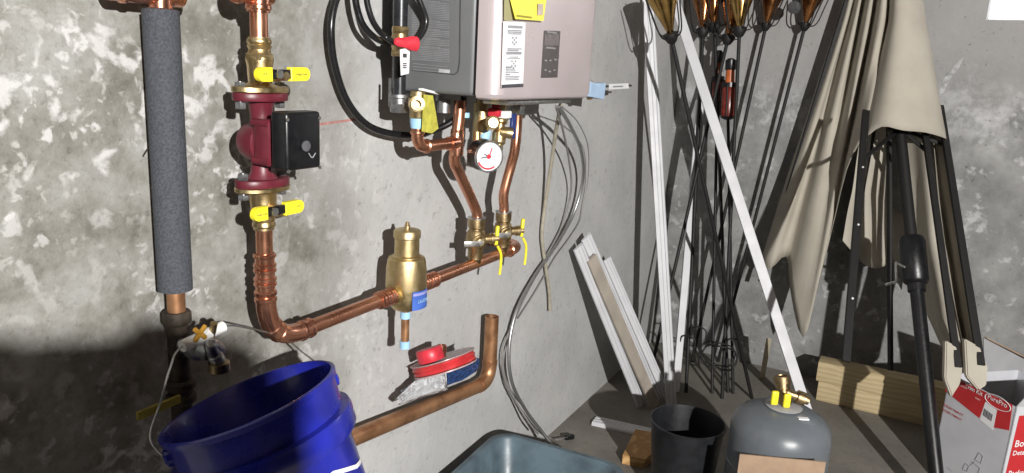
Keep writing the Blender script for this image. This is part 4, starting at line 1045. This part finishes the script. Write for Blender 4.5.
# wire coil hanging low among the poles
g = G(); c = onX(719, 357, 3.1); pts = [c + V((.02 * math.sin(3 * a), math.cos(a) * .075, math.sin(a) * .058)) for a in (2 * math.pi * i / 40 for i in range(41))]
g.tube(pts, .004, 8, False); g.tube([p + V((.012, .012, .01)) for p in pts], .0035, 8, False)
tag(g.build('wire_coil', blackm), 'loose ring of dark wire hanging low among the torch poles', 'wire')
hk = []
for px, py, lab in ((688, 338, 'bent black wire hook beside the narrow white trim strip'), (699, 329, 'bent black wire hook highest among the torch poles'), (735, 341, 'bent black wire hook beside the loose dark wire ring')):
    c = onX(px, py, 3.12); g = G(); g.tube(spl([c + V((0, .03, -.05)), c + V((0, .03, .0)), c + V((0, .0, .012)), c + V((0, -.03, 0)), c + V((0, -.035, -.04))]), .0035, 8)
    tag(g.build('wire_hook', blackm), lab, 'hook', 'wire hooks among the torch poles')
# splinter of pale wood
g = G(); a, b = onZ(762, 378, .0), onX(769, 338, 3.35); g.bar(a, b, EY, .022, .006); tag(g.build('wood_splinter', M('pale_wood', (.50, .44, .32), .7, 0, .1, 20)), 'pale split strip of wood leaning under the slanting white board', 'wood')

# ================================================================== parasol
def du(px, py, d):
    k = 1.15 + .04 * (py + 90) / 110 if py < 20 else (1.19 if py < 140 else 1.19 - .10 * (py - 140) / 230)
    return dep(px, py, d * k)
pA = onZ(941, 520, 0); pB = dep(900, 130, 2.87); dP = (pB - pA).normalized()
pT = pA + dP * ((3.50 - pA.x) / dP.x)
t = thing('parasol', pA, 'folded cream parasol on a black pole leaning toward the back wall', 'parasol')
hz_ = dep(914, 236, 2.41)
def onpole(py):
    best = None
    for i in range(2001):
        P = pA + (pT - pA) * (i / 2000); e = abs(toPix(P).y - py)
        if best is None or e < best[0]: best = (e, P)
    return best[1]
ph0, ph1 = onpole(283), onpole(236)
g = G(); g.tube([pA, ph0], .0235, 20); g.build('lower_pole', blackp, t)
g = G(); g.tube([ph1, pT], .0205, 20); g.build('upper_pole', blackm, t)
L = (ph1 - ph0).length
g = G(); g.lathe([(-.03, .0245), (-.03, .03), (-.002, .03), (0, .036), (.01, .044), (L - .02, .046), (L - .004, .040), (L, .022)], ph0, dP, 28); ch = g.build('crank_housing', blackp, t)
cp = onpole(272)
sidew = (CR * -1 + CF * .1).normalized()
k1 = du(896, 262, 2.36); k2 = du(896, 281, 2.35); k3 = du(886, 284, 2.34)
g = G(); g.tube([cp, k1], .006, 10); g.tube(spl([k1, (k1 + k2) / 2, k2, (k2 + k3) / 2, k3]), .005, 10); g.build('crank_handle', steel, ch)
hub = onpole(128)
g = G(); g.lathe([(-.02, .026), (-.015, .045), (.02, .045), (.03, .026)], hub, dP, 20); g.build('runner', blackp, t)
def rib(pts, wd, w=.026):
    pts = [du(*p) for p in pts]; g = G()
    for a, b in zip(pts, pts[1:]): g.bar(a, b, wd, w, .013)
    return g.build('rib', blackm, t), pts
ribs = [([(868, -70, 2.62), (760, 281, 3.04)], CR, .018), ([(866, 110, 2.34), (846, 361, 2.12)], CR, .026), ([(888.5, 60, 2.62), (890.5, 370, 2.72)], CF, .026), ([(922, 110, 2.42), (958, 367, 2.27)], CR, .024), ([(940, 105, 2.44), (981, 365, 2.25)], CR, .026), ([(905, -40, 2.60), (850, 250, 2.86)], CR, .024), ([(915, -40, 2.58), (930, 300, 2.8)], CR, .024)]
scr = None
for p, wd, w_ in ribs:
    rb, P3 = rib(p, wd, w_)
    if p[0][0] in (866, 888.5) and p[1][0] > 840:
        for f in (.26, .5, .78):
            o = P3[0] + (P3[1] - P3[0]) * f - CF * .009
            g = G(); g.lathe([(0, .0048), (.003, .0035)], o, -CF, 10); g.build('rivet', steel, rb)
# struts from the runner to the ribs
for e in ((862, 160, 2.31), (890, 170, 2.64), (926, 150, 2.40), (945, 145, 2.42)):
    g = G(); g.bar(hub, du(*e), CR, .014, .010); g.build('strut', blackm, t)
# canopy cloth, one pleated sheet per group of gores
def cloth(cols, n=26, name='canopy_panel', sub=3, ripple=.006):
    lines = []
    for c in cols:
        pts = [du(*p) for p in c]
        # resample
        seg = [(b - a).length for a, b in zip(pts, pts[1:])]; tot = sum(seg); out = []
        for i in range(n + 1):
            s = tot * i / n; k = 0
            while k < len(seg) - 1 and s > seg[k]: s -= seg[k]; k += 1
            out.append(pts[k] + (pts[k + 1] - pts[k]) * (s / seg[k]))
        lines.append(out)
    rows = []
    for i in range(n + 1):
        base = spl([l[i] for l in lines], sub)
        rows.append([p - CF * (ripple * (i / n) * math.sin(i * .55 + j * .9)) for j, p in enumerate(base)])
    g = G(); g.grid(rows); ob = g.build(name, fabric, t, ang=180)
    md = ob.modifiers.new('thick', 'SOLIDIFY'); md.thickness = .0016
    return ob
TOPY = -90
cloth([[(870, TOPY, 2.62), (838, 20, 2.68), (760, 262, 3.0)], [(873, TOPY, 2.58), (846, 20, 2.60), (771, 268, 2.95)], [(876, TOPY, 2.62), (849, 20, 2.63), (786, 256, 2.95)],
       [(879, TOPY, 2.58), (856, 20, 2.55), (791, 292, 2.93)], [(882, TOPY, 2.60), (859, 20, 2.60), (803, 337, 2.92)], [(886, TOPY, 2.52), (868, 20, 2.48), (816, 292, 2.84)],
       [(888, TOPY, 2.53), (872, 20, 2.53), (831, 236, 2.74)], [(891, TOPY, 2.48), (880, 20, 2.42), (846, 170, 2.54)], [(895, TOPY, 2.45), (888, 20, 2.44), (864, 136, 2.40)]])
cloth([[(894, TOPY, 2.46), (887, 20, 2.45), (864, 138, 2.40)], [(898, TOPY, 2.42), (893, 20, 2.37), (882, 126, 2.33)], [(903, TOPY, 2.40), (903, 20, 2.345), (903, 130, 2.30)], [(908, TOPY, 2.40), (914, 20, 2.345), (926, 132, 2.31)],
       [(912, TOPY, 2.43), (925, 20, 2.38), (946, 138, 2.36)], [(912, TOPY, 2.50), (926, 20, 2.47), (944, 142, 2.48)]], ripple=.002)
cloth([[(946, 120, 2.42), (961, 230, 2.36), (986, 374, 2.27)], [(940, 120, 2.48), (955, 230, 2.42), (979, 380, 2.29)], [(932, 120, 2.52), (948, 240, 2.50), (968, 366, 2.40)], [(926, 120, 2.48), (940, 240, 2.44), (963, 372, 2.29)], [(920, 120, 2.50), (932, 250, 2.44), (952, 380, 2.30)],
       [(912, 120, 2.54), (922, 240, 2.52), (944, 352, 2.42)], [(902, 120, 2.58), (910, 220, 2.56), (922, 300, 2.52)]])
cloth([[(864, 110, 2.58), (852, 190, 2.68), (842, 240, 2.70)], [(874, 110, 2.64), (866, 190, 2.76), (862, 262, 2.80)], [(884, 110, 2.66), (880, 200, 2.74), (878, 268, 2.78)], [(893, 110, 2.68), (893, 200, 2.80), (894, 262, 2.80)], [(906, 110, 2.68), (912, 200, 2.78), (916, 290, 2.8)]], ripple=.004)
# rib end pockets
for poly, d in (([(946, 340), (957, 346), (963.5, 368), (960.5, 384), (952, 397), (945, 378)], 2.27), ([(965, 338), (981, 347), (988.5, 367), (987, 385), (979, 390), (967, 376)], 2.25)):
    g = G(); q = [du(px, py, d) for px, py in poly]; g.prism(q, CF * .022)
    bmesh.ops.bevel(g.bm, geom=list(g.bm.edges), offset=.004, segments=2, affect='EDGES'); g.build('rib_pocket', fabric, t)

# added unseen blocker, outlined to throw the camera holder's shadow on the pipe wall
cy_ = -.55; f_ = (cy_ - LAMP.y) / (WY - LAMP.y)
def sh(px, py, y=cy_):
    S = onY(px, py, WY); return LAMP + (S - LAMP) * ((y - LAMP.y) / (S.y - LAMP.y))
yb_, yf_ = cy_, cy_ + .12
s1, s2, s3 = sh(-30, 430, yf_), sh(264, 345, yb_), sh(110, 312, yf_)
t = thing('added_shadow_carton', ((s1.x + s2.x) / 2, cy_ + .06, 0), 'added off-camera carton shape that blocks the lamp and shades the pipe wall', 'box')
def tp(px, py): return V((sh(px, py, yb_).x, cy_, sh(px, py, yf_).z))
top_ = [V((s2.x, cy_, 0)), tp(263, 320), tp(254, 300), tp(236, 294), tp(214, 297), tp(202, 310), tp(120, 313), V((s1.x, cy_, sh(0, 318, yf_).z)), V((s1.x, cy_, 0))]
g = G(); g.prism(top_, (0, .12, 0)); g.build('shadow_blocker', card, t)
g = G(); g.box(((s1.x + s2.x) / 2, cy_ - .0008, s3.z / 2), (.05, .001, s3.z - .05)); g.build('blocker_tape', M('tan_tape', (.40, .30, .18), .3, 0, .05, 20), t, False)
